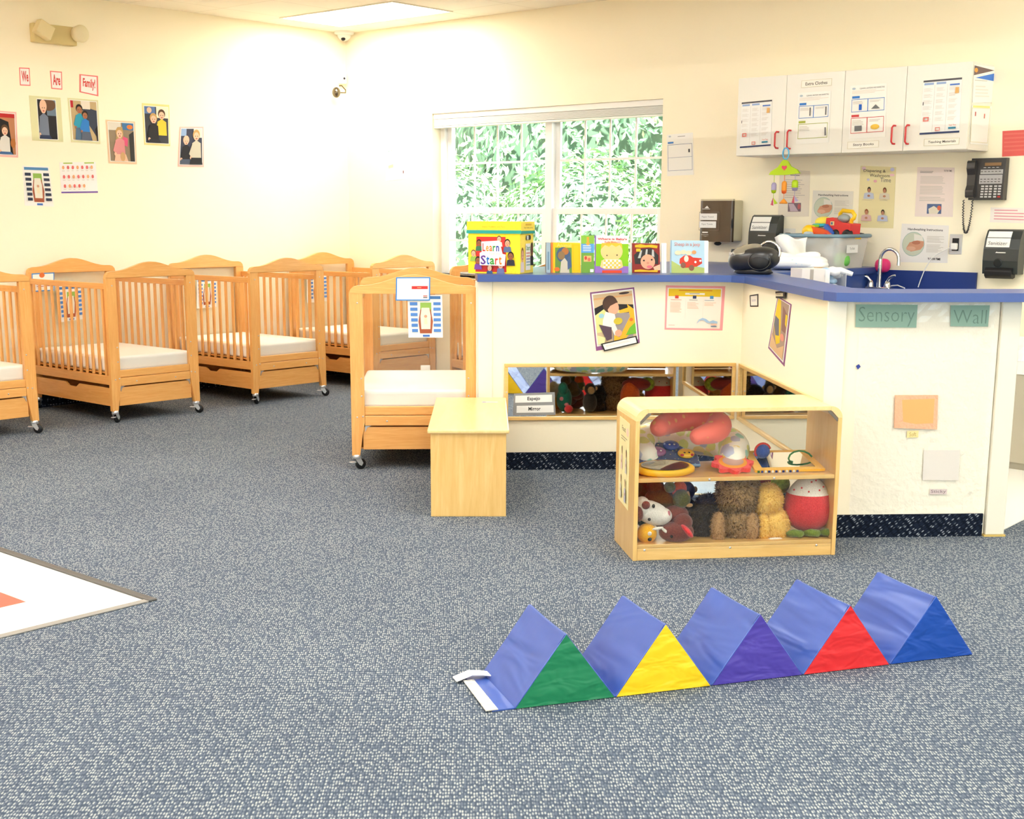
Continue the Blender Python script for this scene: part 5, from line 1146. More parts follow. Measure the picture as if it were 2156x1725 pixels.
cl = MB(); cl.tube([wp(1862, 610, YB-.1), wp(1876, 602, YB-.08), wp(1890, 601, YB-.07), wp(1905, 607, YB-.09)], .004, WHITE, 8); tag(cl.build('white_cord'), 'loop of white cord on the sink counter beside the faucet', 'cord')
# telephone
x0, z0, x1, z1 = box_on(P_BACK, (2063, 333, 2111, 421), .06)
o = thing('telephone', 'dark wall telephone with handset and coiled cord right of the posters', 'telephone', P_BACK.mat(P_BACK.o+P_BACK.u*x0+Vector((0, 0, z0)))); w, h_ = x1-x0, z1-z0
PH = col(58, 56, 56, .35, 0, .5)
MB().prism([(-.001, .0), (-.001, h_), (-.045, h_), (-.06, h_*.6), (-.06, 0)], -.055, w, PH, 'x').build('base', o, bevel=.004)
g = MB(); ops = [('r', .2, .1, .86, .18, col(140, 110, 76)), ('r', .05, .27, .95, .38, col(180, 180, 178)), ('r', .02, .4, .94, .62, col(182, 180, 180))]
for r_ in range(5):
    for c_ in range(5): ops.append(('r', .12+c_*.165+(.03 if c_ > 2 else 0), .66+r_*.065, .12+c_*.165+.12+(.03 if c_ > 2 else 0), .66+r_*.065+.038, col(206, 206, 204) if (r_, c_) != (4, 4) else col(200, 60, 60)))
for c_ in range(6): ops += [('r', .08+c_*.145, .31, .17+c_*.145, .325, DK), ('r', .08+c_*.145, .50, .17+c_*.145, .515, DK), ('r', .08+c_*.145, .56, .17+c_*.145, .575, DK)]
for c_ in range(4): ops.append(('r', .2+c_*.17, .215, .3+c_*.17, .228, col(200, 200, 198)))
art(g, [(.004, h_-.004), (w-.002, h_-.004), (w-.002, .004), (.004, .004)], ops, -.0615); g.build('keypad', o)
g = MB(); g.prism([(-.06, .02), (-.06, h_-.02), (-.075, h_-.012), (-.095, h_-.02), (-.10, h_*.75), (-.082, h_*.6), (-.082, h_*.35), (-.10, h_*.22), (-.095, .02), (-.075, .01)], -.062, -.012, PH, 'x'); g.build('handset', o, bevel=.008, seg=3)
A0 = Vector((-.045, -.05, .0)); cd = []
for i in range(120):
    t_ = i/119; a = PI*2*t_
    bx_ = -.045-.035*math.sin(PI*t_)*0; px_ = -.045-.028*(1-math.cos(a))/2*1.0+(.03 if t_ > .5 else 0)*0
    c = Vector((-.045+.028*math.cos(PI*t_)-.02, -.035, -.20*math.sin(PI*t_))); cd.append(c+Vector((.005*math.cos(i*1.9), .005*math.sin(i*1.9), 0)))
MB().tube(cd, .0032, PH, 6).build('coiled_cord', o)

# emergency light
x0, z0, x1, z1 = box_on(P_LEFT, (70, 47, 163, 97), .06)
o = thing('emergency_light', 'cream twin head emergency light high on the left wall', 'light', P_LEFT.mat(P_LEFT.o+P_LEFT.u*x0+Vector((0, 0, z0)))); w, h_ = x1-x0, z1-z0
EM = col(226, 208, 150, .5)
MB().box(0, -.06, 0, w, -.0005, h_, EM).build('housing', o, bevel=.006)
g = MB(); g.box(-.06, -.035, -.05, .06, .035, .05, col(236, 220, 170, .5)); hd_ = g.build('lamp_head', o, Matrix.Translation((.055, -.098, h_*.62)) @ Matrix.Rotation(math.radians(28), 4, 'Y'), .006)
MB().lathe([(.0001, -.095), (.05, -.09), (.062, -.07), (.055, -.02), (.02, .0)], col(238, 228, 190, .5), (w-.005, -.06, h_*.62), 24, 'y').build('lamp_head', o)
# dome camera and corner sensors
p_ = at_z(722, 71, ZC); o = thing('dome_camera', 'white dome camera on the ceiling in the far corner', 'camera', (XL+.10, YB-.10, ZC))
MB().lathe([(.085, -.0), (.085, -.02), (.06, -.028)], WHITE, seg=28).build('ring', o); MB().lathe([(.062, -.028), (.052, -.055), (.03, -.075), (.0001, -.082)], col(236, 232, 220, .2), seg=24).build('dome', o); MB().ell((.02, -.03, -.066), (.022, .018, .016), BLACK, 12, 8).build('lens', o)
q = P_LEFT.hit(717, 166); o = thing('motion_sensor', 'small white sensor with a dark eye near the room corner', 'sensor', P_LEFT.mat(Vector((XL, min(q.y, YB-.05), q.z))))
MB().box(-.03, -.05, -.045, .03, -.001, .05, WHITE).build('housing', o, bevel=.01, seg=3); MB().ell((-.002, -.052, .0), .010, BLACK, 12, 8).build('eye', o)
q1 = P_LEFT.hit(692, 196); o = thing('convex_mirror', 'small round dark monitor mirror on a bent rod in the far corner', 'mirror', P_LEFT.mat(Vector((XL, q1.y, q1.z))))
MB().ell((0, -.10, 0), (.036, .036, .045), col(120, 110, 90, .1, .8), 20, 12).build('globe', o); MB().tube([(.03, -.10, 0), (.115, -.09, .005), (.125, -.08, .03), (.125, -.03, .07), (.125, -.001, .07)], .005, col(120, 100, 60, .4, .5), 8).build('rod', o)

# waste bin beyond the bar end
bp = at_z(2121, 988, 0); o = thing('waste_bin', 'beige waste bin with a white liner at the right edge of the photo', 'bin', (bp.x, bp.y, .004))
MB().prism([(0, 0), (.45, -.03), (.45, .35), (0, .38)], .04, .545, col(196, 188, 168, .6)).build('bin_body', o, bevel=.006); MB().prism([(-.004, .01), (.45, -.02), (.45, .35), (-.004, .38)], 0, .04, col(170, 164, 148, .6)).build('plinth', o)
MB().prism([(-.01, -.008), (.455, -.038), (.455, .36), (-.01, .39)], .546, .625, col(250, 250, 250, .3)).build('liner_band', o, bevel=.01)
n = 10; V = []; rr = random.Random(3)
for i in range(n+1):
    for j in range(4): V.append((-.01+.46*i/n+rr.uniform(-.008, .008), -.01+rr.uniform(-.012, .012)+.05*j/3, .62+.045*j))
MB().add(V, [(i*4+j, i*4+j+1, (i+1)*4+j+1, (i+1)*4+j) for i in range(n) for j in range(3)], milky('liner_film', (232, 234, 238), .8, .2), False).build('liner', o)
MB().box(-.01, .05, .70, .455, .34, .725, col(176, 164, 130, .5)).build('lid', o, bevel=.004)
# ================================================================ PAPERS
INK = col(70, 66, 70); LGR = col(206, 198, 188); RD = col(222, 74, 70); PINK = col(244, 130, 130)
def kid(x, y, s_, skin, hair, shirt, pants=None):
    s_ *= 1.3
    o = [('e', x, y-.02*s_, .1*s_, .085*s_, hair), ('e', x, y+.01*s_, .078*s_, .07*s_, skin), ('p', [(x-.13*s_, y+.36*s_), (x-.12*s_, y+.12*s_), (x, y+.07*s_), (x+.12*s_, y+.12*s_), (x+.13*s_, y+.36*s_)], shirt),
         ('p', [(x-.12*s_, y+.14*s_), (x-.2*s_, y+.3*s_), (x-.12*s_, y+.36*s_), (x-.07*s_, y+.2*s_)], shirt), ('e', x-.14*s_, y+.36*s_, .035*s_, .03*s_, skin)]
    if pants: o.append(('p', [(x-.14*s_, y+.36*s_), (x+.14*s_, y+.36*s_), (x+.2*s_, y+.6*s_), (x-.18*s_, y+.6*s_)], pants))
    o += [('e', x-.03*s_, y+.005*s_, .01*s_, .009*s_, DK), ('e', x+.03*s_, y+.005*s_, .01*s_, .009*s_, DK), ('e', x, y+.045*s_, .025*s_, .01*s_, col(190, 90, 80))]
    return o
SK, SKD = col(240, 196, 166), col(176, 118, 84); BLON, BRN, BLH = col(200, 160, 100), col(90, 64, 44), col(36, 30, 28)
OUT = []
def photo(label, px, mat_, bg, ops, inner=(.07, .05, .93, .94)):
    x0, y0, x1, y1 = inner; o = [('r', x0-.02, y0-.015, x1+.02, y1+.015, WHITE), ('r', x0, y0, x1, y1, bg)]
    def T(p_): return (x0+(x1-x0)*p_[0], y0+(y1-y0)*p_[1])
    for q in ops:
        if q[0] == 'r': a, b_ = T(q[1:3]), T(q[3:5]); o.append(('r', *a, *b_, q[5]))
        elif q[0] == 'p': o.append(('p', [T((min(1, max(0, a)), min(1, max(0, b_)))) for a, b_ in q[1]], q[2]))
        elif q[0] == 'e':
            o.append(('p', [T((min(1, max(0, q[1]+q[3]*math.cos(2*PI*i/18))), min(1, max(0, q[2]+q[4]*math.sin(2*PI*i/18))))) for i in range(18)], q[5]))
    return sheet('family_photo', label, 'photo', P_LEFT, px, o, mat_, th=.002, group='family photos on the left wall')
PK, GO, OL = col(246, 190, 180), col(246, 226, 150), col(226, 224, 176)
photo('photo cut by the left edge, a baby in white seated before red and brown furniture', [(-30, 231), (34, 236), (38, 332), (-26, 329)], PK, col(190, 130, 90), [('r', 0, 0, 1, .1, col(190, 40, 40)), ('p', [(.2, 1), (.3, .1), (.75, .2), (.9, 1)], col(30, 28, 30))]+kid(.6, .42, 1.1, SK, BRN, col(230, 228, 222), col(70, 110, 160))+[('e', .9, .72, .1, .12, col(190, 120, 60))])
photo('photo with wide white margins of a baby held by a person in black', [(61, 201), (127, 206), (133, 299), (68, 296)], OL, col(40, 38, 42), [('r', .5, 0, 1, .4, col(110, 130, 150)), ('e', .6, .12, .4, .16, col(110, 80, 60))]+kid(.3, .2, 1.5, SK, SK, col(120, 130, 150), col(50, 60, 90)), (.24, .07, .82, .95))
photo('photo of two children in bright blue shirts sitting on a tan mat', [(142, 206), (206, 211), (211, 303), (150, 299)], OL, col(196, 172, 128), [('p', [(.4, .12), (1, .22), (1, .95), (.62, .55)], col(60, 66, 84)), ('r', .4, 0, .75, .2, col(236, 226, 210)), ('r', 0, 0, .1, .18, col(190, 40, 50)), ('p', [(.9, .7), (1, .6), (1, 1), (.95, 1)], BLH)]+kid(.32, .22, 1.0, SKD, BLH, col(50, 160, 190), col(80, 110, 140))+kid(.52, .36, .9, SKD, BLH, col(50, 130, 210), col(90, 100, 120)))
photo('photo of a long haired girl in pink kneeling over a toy', [(222, 252), (284, 256), (288, 346), (229, 344)], col(244, 206, 170), col(150, 132, 108), [('r', 0, 0, .5, .2, col(226, 220, 206)), ('r', .55, 0, 1, .18, col(70, 120, 170)), ('e', .85, .1, .12, .06, col(230, 130, 60)), ('p', [(.8, .3), (1, .2), (1, 1), (.82, 1)], col(60, 56, 54)), ('p', [(.25, .5), (.35, .12), (.55, .1), (.6, .5)], col(190, 160, 110)), ('p', [(.55, .35), (.75, .4), (.72, .62), (.5, .55)], col(226, 90, 130))]+kid(.42, .28, 1.15, SK, BLON, col(226, 150, 150), SK)+[('e', .5, .88, .1, .12, col(214, 170, 120))])
photo('photo of a baby beside a boy in yellow, in a dark pram', [(299, 217), (356, 221), (358, 308), (304, 305)], GO, col(60, 62, 72), [('r', .5, 0, 1, .3, col(250, 238, 210)), ('r', 0, 0, .45, .2, col(90, 120, 170)), ('e', .2, .1, .1, .08, SK)]+kid(.72, .22, 1.2, SK, BRN, col(236, 206, 60))+kid(.36, .34, 1.2, SK, BLON, col(40, 38, 42), col(44, 44, 52)), (.06, .07, .94, .94))
photo('photo of two smiling babies in dark strollers, rightmost on the left wall', [(378, 267), (428, 267), (429, 352), (374, 351)], PK, col(60, 64, 84), [('r', .6, .0, 1, .25, col(240, 226, 206)), ('r', .0, .0, .25, .2, col(150, 180, 220))]+kid(.25, .34, 1.1, SK, SK, col(34, 34, 40), col(80, 90, 110))+kid(.72, .2, 1.3, SK, BLON, col(206, 200, 180), col(34, 34, 40)))
def word(s_, label, px, asp=1):
    sheet('word_card', label, 'sign', P_LEFT, px, [('r', .08, .06, .92, .94, WHITE), ('t', s_, .18, .18, .84, .78, RD, .03)], PINK, th=.001, group='words We Are Family')
word('We', 'red lettered card reading We, leftmost of the three words', [(40, 142), (62, 143), (64, 181), (42, 180)])
word('Are', 'red lettered card reading Are, middle of the three words', [(105, 149), (130, 151), (131, 189), (108, 187)])
word('Family!', 'red lettered card reading Family, rightmost of the three words', [(167, 156), (206, 160), (207, 203), (167, 194)])
sheet('safe_sleep_poster', 'safe sleep poster with dark captions on the left wall below the photos', 'poster', P_LEFT, [(47, 349), (103, 351), (113, 435), (52, 433)], safe_ops(False))
ch = [('r', .1, .01, .35, .05, col(170, 200, 90)), ('r', .68, .01, .95, .05, col(170, 200, 90)), ('r', .0, .95, 1, 1, col(120, 90, 170))]
for r_ in range(3):
    for c_ in range(7 if r_ < 2 else 5): ch += [('e', .09+c_*.13, .17+r_*.3, .032, .06, col(226, 110, 110) if (c_+r_) % 3 else col(236, 170, 120)), ('L', .05+c_*.13, .27+r_*.3, .13+c_*.13, .31+r_*.3, 1, LGR)]
sheet('alphabet_chart', 'white chart of small red hand signs with a purple bottom line', 'poster', P_LEFT, [(125, 342), (201, 341), (206, 406), (129, 407)], ch, col(250, 246, 244), th=.001)
sheet('notice', 'faint white notice on the window wall left of the window', 'notice', P_BACK, [(812, 306), (856, 303), (857, 376), (813, 381)], [('e', .15, .18, .03, .02, col(150, 180, 180)), ('e', .3, .16, .02, .015, col(150, 160, 160)), ('p', [(.12, .58), (.36, .55), (.36, .64), (.14, .66)], col(244, 206, 180)), ('f', .45, .2, .95, .9, .012, col(236, 236, 232), .008), ('r', .82, .76, .86, .84, col(110, 60, 60)), ('L', .3, .04, .8, .07, 1, LGR)], col(253, 253, 248), th=.001)
def clean_ops(c1, c2, n1=2, n2=2, t1='Bleach', t2='Sanitize'):
    o = [('e', .1, .06, .05, .02, col(180, 200, 214)), ('t', 'CLEANING, SANITIZING AND DISINFECTING', .26, .05, .94, .08, INK), ('L', .05, .1, .95, .17, 3, col(236, 222, 208)), ('r', .06, .2, .27, .245, c1), ('f', .05, .26, .95, .5, .012, c1, .01)]
    if n1 == 2: o.append(('r', .49, .26, .51, .5, c1))
    o += [('L', .09, .3, .4, .36, 3, LGR), ('r', .06, .55, .27, .595, c2), ('f', .05, .61, .95, .9, .012, c2, .01), ('L', .09, .66, .42, .76, 4, LGR)]
    if n2 == 2: o += [('r', .49, .61, .51, .9, c2), ('L', .56, .66, .9, .71, 2, LGR)]
    if n1 == 2: o.append(('L', .56, .3, .9, .34, 2, LGR))
    return o
C1, C2, C3 = col(60, 130, 210), col(214, 76, 76), col(170, 180, 70)
sheet('notice', 'notice with one blue bordered two row panel right of the window', 'notice', P_BACK, [(1404, 284), (1459, 279), (1461, 368), (1405, 371)], [('e', .12, .05, .05, .02, col(200, 210, 220)), ('L', .42, .06, .85, .09, 1, GREYT), ('r', .04, .18, .26, .22, C1), ('f', .04, .25, .96, .88, .012, col(120, 130, 170), .008), ('r', .04, .56, .96, .567, col(120, 130, 170)), ('r', .82, .38, .88, .46, INK)], col(252, 251, 244), th=.001)
def diaper_ops():
    o = [('r', 0, 0, 1, .035, col(90, 90, 96)), ('r', .0, .965, 1, 1, col(56, 70, 110)), ('r', .03, .05, .28, .09, col(160, 184, 226)), ('r', .35, .05, .6, .09, col(160, 184, 226)), ('r', .7, .1, .95, .13, col(90, 130, 210))]
    o += [('r', .31, .1, .315, .95, LGR), ('r', .64, .1, .645, .95, LGR)]
    for c_ in range(3):
        for k in range(6): o.append(('L', .04+c_*.33, .15+k*.11, .27+c_*.33, .22+k*.11, 4, col(232, 226, 218)))
    return o+[('p', [(.86, .17), (.95, .17), (.95, .28), (.85, .28)], col(230, 180, 110)), ('r', .04, .4, .06, .46, INK), ('f', .08, .68, .22, .76, .03, col(232, 130, 120), .02), ('f', .4, .88, .52, .95, .02, col(236, 150, 140), .015), ('t', 'Tutor Time', .74, .84, .92, .87, RD), ('r', .73, .89, .92, .925, col(60, 140, 170))]
P_D = P_CAB.off(.0005)
sheet('door_poster', 'three column diapering procedure poster on the leftmost cabinet door', 'poster', P_D, [(1562, 216), (1626, 210), (1623, 307), (1558, 312)], diaper_ops(), col(252, 251, 246), th=.0012)
sheet('door_poster', 'cleaning poster with blue and olive panels on the Extra Clothes door', 'poster', P_D, [(1681, 196), (1750, 191), (1745, 300), (1676, 304)], clean_ops(C1, C3, 2, 1)+[('p', [(.86, .7), (.9, .7), (.92, .86), (.87, .86)], GREYT), ('r', .38, .3, .42, .46, GREYT), ('r', .86, .3, .9, .46, GREYT)], col(252, 250, 242), th=.0012)
sheet('door_poster', 'cleaning poster with blue and red panels above Story Books', 'poster', P_D, [(1791, 181), (1868, 175), (1864, 288), (1787, 293)], clean_ops(C1, C2)+[('r', .26, .36, .34, .47, col(30, 100, 200)), ('p', [(.6, .46), (.72, .38), (.84, .46)], GREYT), ('r', .16, .76, .36, .86, GREYT), ('e', .72, .8, .12, .05, col(244, 200, 80))], col(252, 250, 242), th=.0012)
sheet('door_poster', 'three column diapering poster on the rightmost door above Teaching Materials', 'poster', P_D, [(1945, 170), (2026, 163), (2020, 279), (1936, 284)], diaper_ops(), col(252, 252, 248), th=.0012)
def lab(s_, label, px, x0, x1): sheet('door_label', label, 'label', P_D, px, [('f', 0, 0, 1, 1, .01, col(214, 200, 160), .04), ('t', s_, x0, .28, x1, .74, col(84, 78, 70), .012)], col(252, 249, 236), th=.0008)
lab('Extra Clothes', 'label reading Extra Clothes at the top of the second cabinet door', [(1688, 170), (1752, 165), (1751, 180), (1687, 185)], .14, .86)
lab('Story Books', 'label reading Story Books at the foot of the third cabinet door', [(1785, 299), (1851, 296), (1850, 310), (1784, 314)], .18, .84)
lab('Teaching Materials', 'label reading Teaching Materials at the foot of the fourth cabinet door', [(1946, 293), (2021, 290), (2019, 304), (1945, 308)], .12, .9)
P_S2 = P_CS.off(.0005)
sheet('side_poster', 'poster with grey and blue wedges at the top of the cabinet side', 'poster', P_S2, [(2051, 136), (2094, 141), (2090, 216), (2047, 216)], [('p', [(.02, .02), (1, .1), (0, .28)], col(120, 100, 100)), ('p', [(.08, .34), (1, .18), (1, .4)], col(70, 130, 230)), ('e', .1, .14, .08, .06, col(240, 170, 80)), ('L', .05, .4, .7, .44, 1, LGR), ('L', .1, .55, .8, .9, 4, col(238, 236, 230))], col(253, 253, 250), th=.001)
sheet('side_poster', 'white chart with two red marks at the foot of the cabinet side', 'poster', P_S2, [(2046, 222), (2088, 224), (2080, 306), (2042, 303)], [('r', .05, .0, .9, .05, col(240, 240, 150)), ('f', .0, .06, .95, .95, .02, col(232, 222, 180), .01), ('r', .16, .16, .22, .27, col(200, 110, 110)), ('r', .62, .2, .68, .32, col(220, 130, 120))], col(253, 253, 250), th=.001)
sheet('red_paper', 'plain red paper on the wall at the right edge of the photo', 'paper', P_BACK, [(2111, 276), (2185, 272), (2184, 326), (2110, 330)], [('L', .05, .1, .95, .9, 5, col(236, 120, 110))], col(232, 104, 98), th=.001)
def instr(rows=9): return [('t', 'TUTOR TIME', .72, .05, .93, .085, INK, .02), ('L', .08, .08, .5, .13, 2, GREYT), ('L', .1, .18, .86, .34, 6, LGR), ('L', .1, .38, .86, .56, 6, LGR), ('L', .1, .6, .86, .7, 3, LGR)]
sheet('instruction_poster', 'instruction sheet with a small photo behind the hanging baby toy', 'poster', P_BACK, [(1642, 357), (1706, 360), (1703, 456), (1638, 457)], [('L', .36, .1, .7, .14, 1, GREYT), ('L', .2, .2, .86, .62, 9, LGR), ('r', .32, .7, .74, .89, col(130, 110, 120)), ('p', [(.34, .72), (.5, .72), (.66, .88), (.4, .88)], col(200, 180, 190)), ('e', .68, .78, .05, .06, col(190, 100, 100))], col(240, 230, 212), th=.001)
def hands():
    return [('t', 'Handwashing Instructions', .14, .1, .88, .18, INK, .02), ('e', .28, .52, .235, .32, col(160, 190, 180)), ('e', .28, .52, .225, .305, col(206, 212, 190)), ('p', [(.28, .25), (.46, .3), (.5, .5), (.3, .5)], col(236, 232, 220)), ('p', [(.14, .62), (.2, .48), (.36, .42), (.5, .44), (.5, .56), (.44, .66), (.24, .72)], col(214, 156, 124)), ('e', .34, .48, .09, .05, col(190, 124, 96)), ('e', .24, .64, .1, .06, col(226, 176, 146)), ('L', .56, .3, .92, .48, 6, LGR), ('L', .56, .52, .92, .74, 7, LGR), ('t', 'TUTOR TIME', .6, .87, .86, .93, INK, .03)]
sheet('handwashing_poster', 'handwashing instructions poster partly behind the red toy truck', 'poster', P_BACK, [(1712, 401), (1797, 403), (1794, 470), (1708, 470)], hands(), col(238, 232, 218), th=.001)
sheet('handwashing_poster', 'handwashing instructions poster beside the steel outlet', 'poster', P_BACK, [(1899, 471), (1998, 475), (1995, 554), (1892, 552)], hands(), col(244, 240, 234), th=.001)
def sgn(x, y, shirt, hair): return [('e', x, y-.06, .05, .045, hair), ('e', x, y-.045, .04, .035, col(190, 134, 104)), ('p', [(x-.15, y+.09), (x-.13, y+.0), (x-.03, y-.015), (x+.03, y-.015), (x+.13, y), (x+.15, y+.09)], shirt), ('e', x, y+.04, .04, .018, col(190, 134, 104))]
dw = [('e', .1, .04, .06, .03, col(240, 206, 216)), ('e', .9, .04, .06, .03, col(206, 206, 236)), ('e', .9, .13, .07, .02, col(244, 200, 206)), ('e', .44, .24, .05, .022, col(240, 180, 190)), ('e', .24, .22, .04, .02, col(214, 206, 230)), ('t', 'Diapering &', .1, .05, .72, .11, INK), ('t', 'Washroom', .28, .12, .84, .17, INK), ('t', 'Time', .58, .18, .88, .25, GREYT)]
dw += sgn(.28, .44, col(200, 206, 222), DK)+sgn(.72, .44, col(222, 214, 192), col(110, 70, 50))+sgn(.24, .80, col(222, 186, 180), col(140, 80, 50))+sgn(.7, .80, col(190, 196, 216), DK)
sheet('diapering_poster', 'pale yellow Diapering and Washroom Time poster with four signing people', 'poster', P_BACK, [(1812, 349), (1887, 352), (1881, 481), (1806, 479)], dw+[('L', .1, .545, .46, .56, 1, LGR), ('L', .6, .545, .86, .56, 1, LGR), ('L', .12, .91, .36, .925, 1, LGR), ('L', .6, .91, .8, .925, 1, LGR)], col(240, 228, 176), th=.001)
sheet('instruction_poster', 'pink edged instruction sheet with a small colour photo left of the telephone', 'poster', P_BACK, [(1932, 352), (2010, 353), (2006, 457), (1926, 456)], instr()+[('r', .32, .74, .7, .94, col(90, 110, 150)), ('p', [(.36, .84), (.5, .78), (.66, .86), (.6, .94), (.38, .94)], col(232, 222, 200)), ('e', .64, .82, .05, .05, col(220, 110, 80))], col(244, 228, 220), th=.001)
sheet('pink_note', 'white strip with faint pink writing below the telephone', 'notice', P_BACK, [(2086, 437), (2170, 438), (2168, 471), (2084, 468)], [('L', .1, .14, .95, .92, 4, col(232, 160, 170))], col(248, 240, 230), th=.001)

# half wall papers
bp_ = [('r', .03, .025, .97, .93, WHITE), ('r', .06, .05, .94, .9, col(214, 188, 150)), ('p', [(.06, .28), (.3, .22), (.94, .3), (.94, .55), (.06, .5)], col(40, 38, 40)), ('r', .06, .11, .94, .14, col(222, 170, 120)), ('e', .76, .08, .12, .02, col(70, 56, 60)),
       ('p', [(.06, .4), (.3, .3), (.62, .36), (.6, .6), (.2, .7), (.06, .7)], col(226, 228, 150)), ('e', .2, .42, .06, .04, col(160, 206, 220)), ('p', [(.44, .4), (.94, .44), (.86, .9), (.4, .9)], col(160, 150, 150)), ('p', [(.8, .28), (.94, .38), (.94, .7), (.66, .9), (.5, .9), (.84, .5)], col(246, 186, 50)), ('p', [(.6, .37), (.82, .34), (.82, .42), (.62, .42)], col(246, 186, 50)), ('e', .86, .56, .04, .03, col(236, 120, 50)), ('p', [(.8, .7), (.94, .62), (.94, .82), (.7, .82)], col(120, 190, 60)),
       ('e', .42, .24, .17, .15, col(80, 58, 50)), ('e', .48, .31, .13, .12, col(232, 176, 146)), ('p', [(.28, .2), (.5, .1), (.6, .22), (.42, .27), (.34, .34)], col(84, 60, 50)), ('p', [(.22, .5), (.3, .36), (.5, .42), (.52, .56), (.44, .7), (.2, .6)], col(244, 240, 236)), ('p', [(.34, .5), (.46, .54), (.56, .78), (.46, .82)], col(240, 236, 232)), ('e', .54, .76, .08, .06, col(228, 170, 140)), ('p', [(.12, .56), (.4, .64), (.38, .84), (.26, .86)], col(96, 76, 90)), ('e', .56, .55, .1, .06, col(210, 190, 60)), ('p', [(.06, .74), (.24, .8), (.2, .9), (.06, .9)], col(234, 232, 170)), ('p', [(.44, .78), (.6, .86), (.5, .9), (.42, .9)], col(246, 186, 50))]
sheet('baby_photo', 'purple backed photo of a baby reaching for a toy mirror on the nook wall', 'photo', P_A, [(1242, 616), (1335, 605), (1347, 722), (1255, 739)], bp_, col(150, 92, 146), th=.002)
sheet('caption_card', 'white caption card with a black border across the foot of the baby photo', 'card', P_A.off(.012), [(1265, 724), (1340, 707), (1344, 723), (1272, 740)], [('r', .04, .14, .96, .86, col(252, 248, 240)), ('L', .1, .34, .9, .6, 2, col(226, 206, 196))], col(44, 42, 42), th=.001)
pk = [('r', .03, .05, .95, .96, col(250, 240, 226)), ('r', .05, .07, .93, .24, col(244, 204, 40)), ('L', .22, .1, .80, .14, 1, col(214, 110, 40)), ('r', .33, .16, .66, .205, col(252, 244, 226)), ('L', .4, .17, .62, .2, 1, GREYT),
      ('r', .16, .22, .22, .29, col(226, 80, 66)), ('r', .46, .22, .52, .29, col(60, 70, 110)), ('r', .75, .22, .81, .29, col(90, 150, 200)), ('r', .34, .3, .342, .75, LGR), ('r', .64, .3, .642, .75, LGR),
      ('L', .09, .315, .3, .34, 1, col(226, 120, 100)), ('L', .4, .315, .58, .34, 1, GREYT), ('L', .66, .315, .9, .34, 1, col(120, 160, 190)), ('L', .08, .37, .3, .62, 8, col(240, 196, 170)), ('L', .37, .37, .58, .53, 6, col(240, 196, 170)), ('L', .66, .37, .88, .46, 3, col(240, 196, 170)),
      ('p', [(.54, .86), (.58, .76), (.64, .72), (.7, .74), (.76, .8), (.82, .77), (.9, .8), (.9, .84), (.8, .84), (.72, .83), (.66, .77), (.6, .78)], col(170, 200, 230)), ('r', .79, .85, .89, .885, col(240, 190, 170)), ('r', .79, .9, .89, .92, col(70, 110, 160)), ('L', .06, .89, .2, .91, 1, col(220, 130, 120))]
sheet('learning_poster', 'pink bordered learning poster with a yellow heading on the nook wall', 'poster', P_A, [(1402, 601), (1527, 603), (1521, 696), (1399, 694)], pk, col(253, 168, 170), th=.0015)
sheet('small_card', 'tiny black bordered card on the side wall of the nook', 'card', P_B, [(1579, 622), (1597, 619), (1597, 646), (1580, 646)], [('r', .12, .1, .9, .9, col(248, 242, 230)), ('L', .25, .42, .8, .6, 2, col(170, 160, 190))], col(50, 44, 44), th=.0015)
sheet('yellow_toy_photo', 'purple backed photo with a yellow toy hanging point down on the nook side wall', 'photo', P_B, [(1638, 624), (1667, 641), (1652, 772), (1618, 733)],
      [('r', .05, .02, .93, .96, WHITE), ('r', .08, .03, .88, .94, col(176, 150, 132)), ('p', [(.08, .03), (.3, .03), (.5, .4), (.6, .72), (.4, .8), (.08, .5)], col(240, 206, 40)), ('p', [(.5, .1), (.84, .2), (.84, .5), (.6, .5)], col(150, 110, 100)), ('p', [(.1, .34), (.36, .36), (.5, .62), (.3, .66), (.1, .5)], col(116, 116, 124)), ('p', [(.08, .68), (.5, .84), (.86, .7), (.86, .93), (.08, .93)], col(226, 186, 140)), ('e', .7, .6, .12, .06, col(232, 150, 130)), ('p', [(.74, .2), (.88, .2), (.88, .4), (.78, .36)], col(240, 206, 40))], col(150, 92, 140), th=.0015)
sheet('black_caption_card', 'black caption strip above the yellow toy photo, just under the bar edge', 'card', P_B.off(.012), [(1633, 614), (1653, 612), (1653, 629), (1634, 628)], [('r', .0, .3, .82, .72, col(226, 214, 180)), ('L', .1, .44, .7, .6, 1, GREYT)], col(48, 44, 42), th=.001)
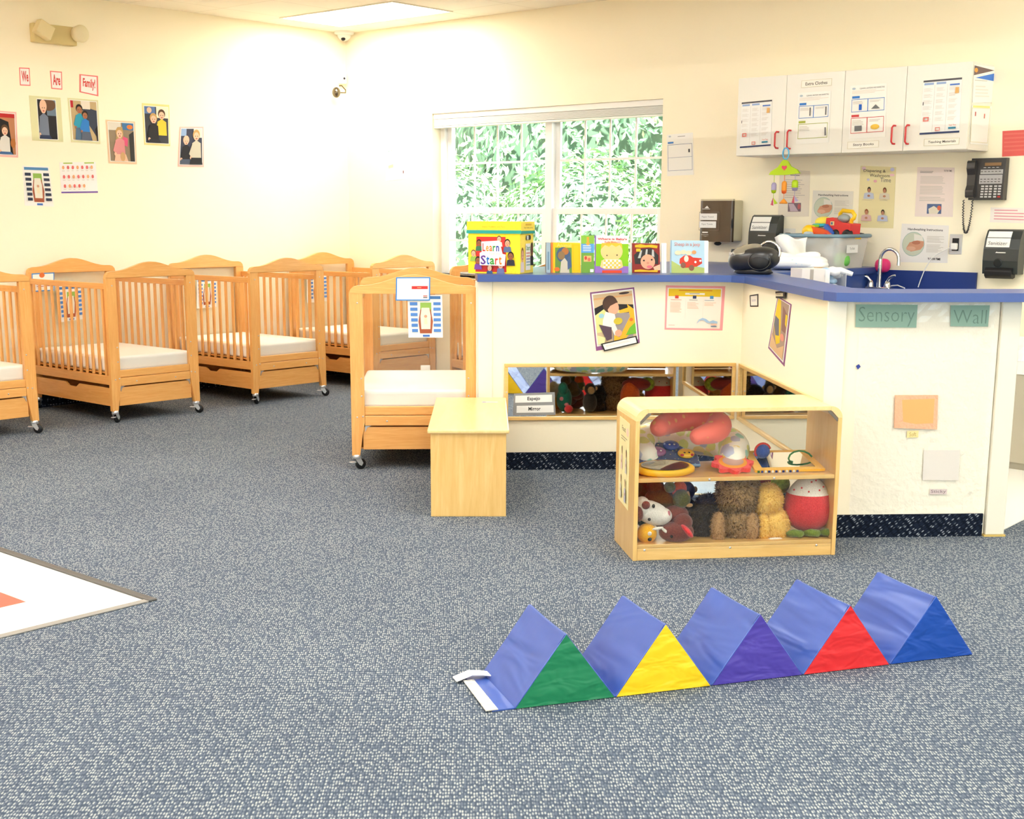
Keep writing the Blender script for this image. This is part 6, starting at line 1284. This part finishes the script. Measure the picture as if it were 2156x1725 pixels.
# sensory wall
film = MB(); rr = random.Random(9)
u0, v0 = P_C.uv(1781, 1066); u1, v1 = P_C.uv(2100, 634)
nx, nz = 26, 34; V = []
for i in range(nx+1):
    for j in range(nz+1):
        top = max(0, (j/nz-.72)/.28); V.append(((u1-u0-.014)*i/nx, -.002-.003*rr.random()*top-.0006*rr.random(), (v1-v0-.012)*j/nz))
film.add(V, [(i*(nz+1)+j, i*(nz+1)+j+1, (i+1)*(nz+1)+j+1, (i+1)*(nz+1)+j) for i in range(nx) for j in range(nz)], clear('glossy_clear_film', (1, 1, 1), .03, .12), False)
tag(film.build('plastic_film', None, P_C.mat(P_C.o+P_C.u*(u0+.006)+Vector((0, 0, v0)))), 'clear wrinkled plastic film taped over the sensory wall', 'film')
PCF = P_C.off(.0065)
TQ = col(150, 184, 166)
sheet('word_card', 'grey green paper handwritten Sensory at the top of the bar front', 'sign', PCF, [(1802, 641), (1932, 642), (1929, 690), (1801, 689)], [('t', 'Sensory', .05, .1, .96, .96, col(118, 148, 134), -.012)], TQ, th=.0008)
sheet('word_card', 'grey green paper handwritten Wall at the top right of the bar front', 'sign', PCF, [(2001, 643), (2084, 643), (2080, 688), (2001, 687)], [('t', 'Wall', .08, .22, .94, .86, col(118, 148, 134), -.012)], TQ, th=.0008)
sheet('blue_scrap', 'tiny blue scrap stuck on the sensory wall', 'scrap', PCF, [(1802, 771), (1808, 767), (1812, 772), (1806, 778)], [], col(50, 70, 160), th=.002)
m, t, p = newmat('peach_felt'); v = mapping(t, (1, 1, 1)); n = noise(t, v, 90, 3); p.inputs['Base Color'].default_value = (*L(240, 182, 146), 1); p.inputs['Roughness'].default_value = .95; bump(t, p, n, .6, .01)
sheet('felt_square', 'soft peach felt square on the sensory wall', 'felt', PCF, [(1884, 832), (1974, 832), (1972, 904), (1882, 901)], [('p', [(.16, .14), (.92, .1), (.9, .82), (.5, .86), (.2, .8)], col(242, 186, 118, .95))], m, th=.006)
sheet('word_label', 'yellow label reading Soft under the felt square', 'label', PCF, [(1910, 908), (1934, 907), (1933, 921), (1909, 922)], [('t', 'Soft', .2, .2, .8, .8, col(196, 160, 90))], col(244, 226, 160), th=.0008)
sheet('sticky_square', 'pale grey sticky square low on the sensory wall', 'tape', PCF, [(1945, 948), (2021, 948), (2018, 1012), (1942, 1011)], [], col(236, 228, 218, .3), th=.0012)
sheet('word_label', 'pinkish label reading Sticky low on the sensory wall', 'label', PCF, [(1958, 1030), (1994, 1030), (1993, 1041), (1957, 1041)], [('t', 'Sticky', .06, .14, .94, .9, col(130, 110, 116))], col(226, 208, 204), th=.0008)
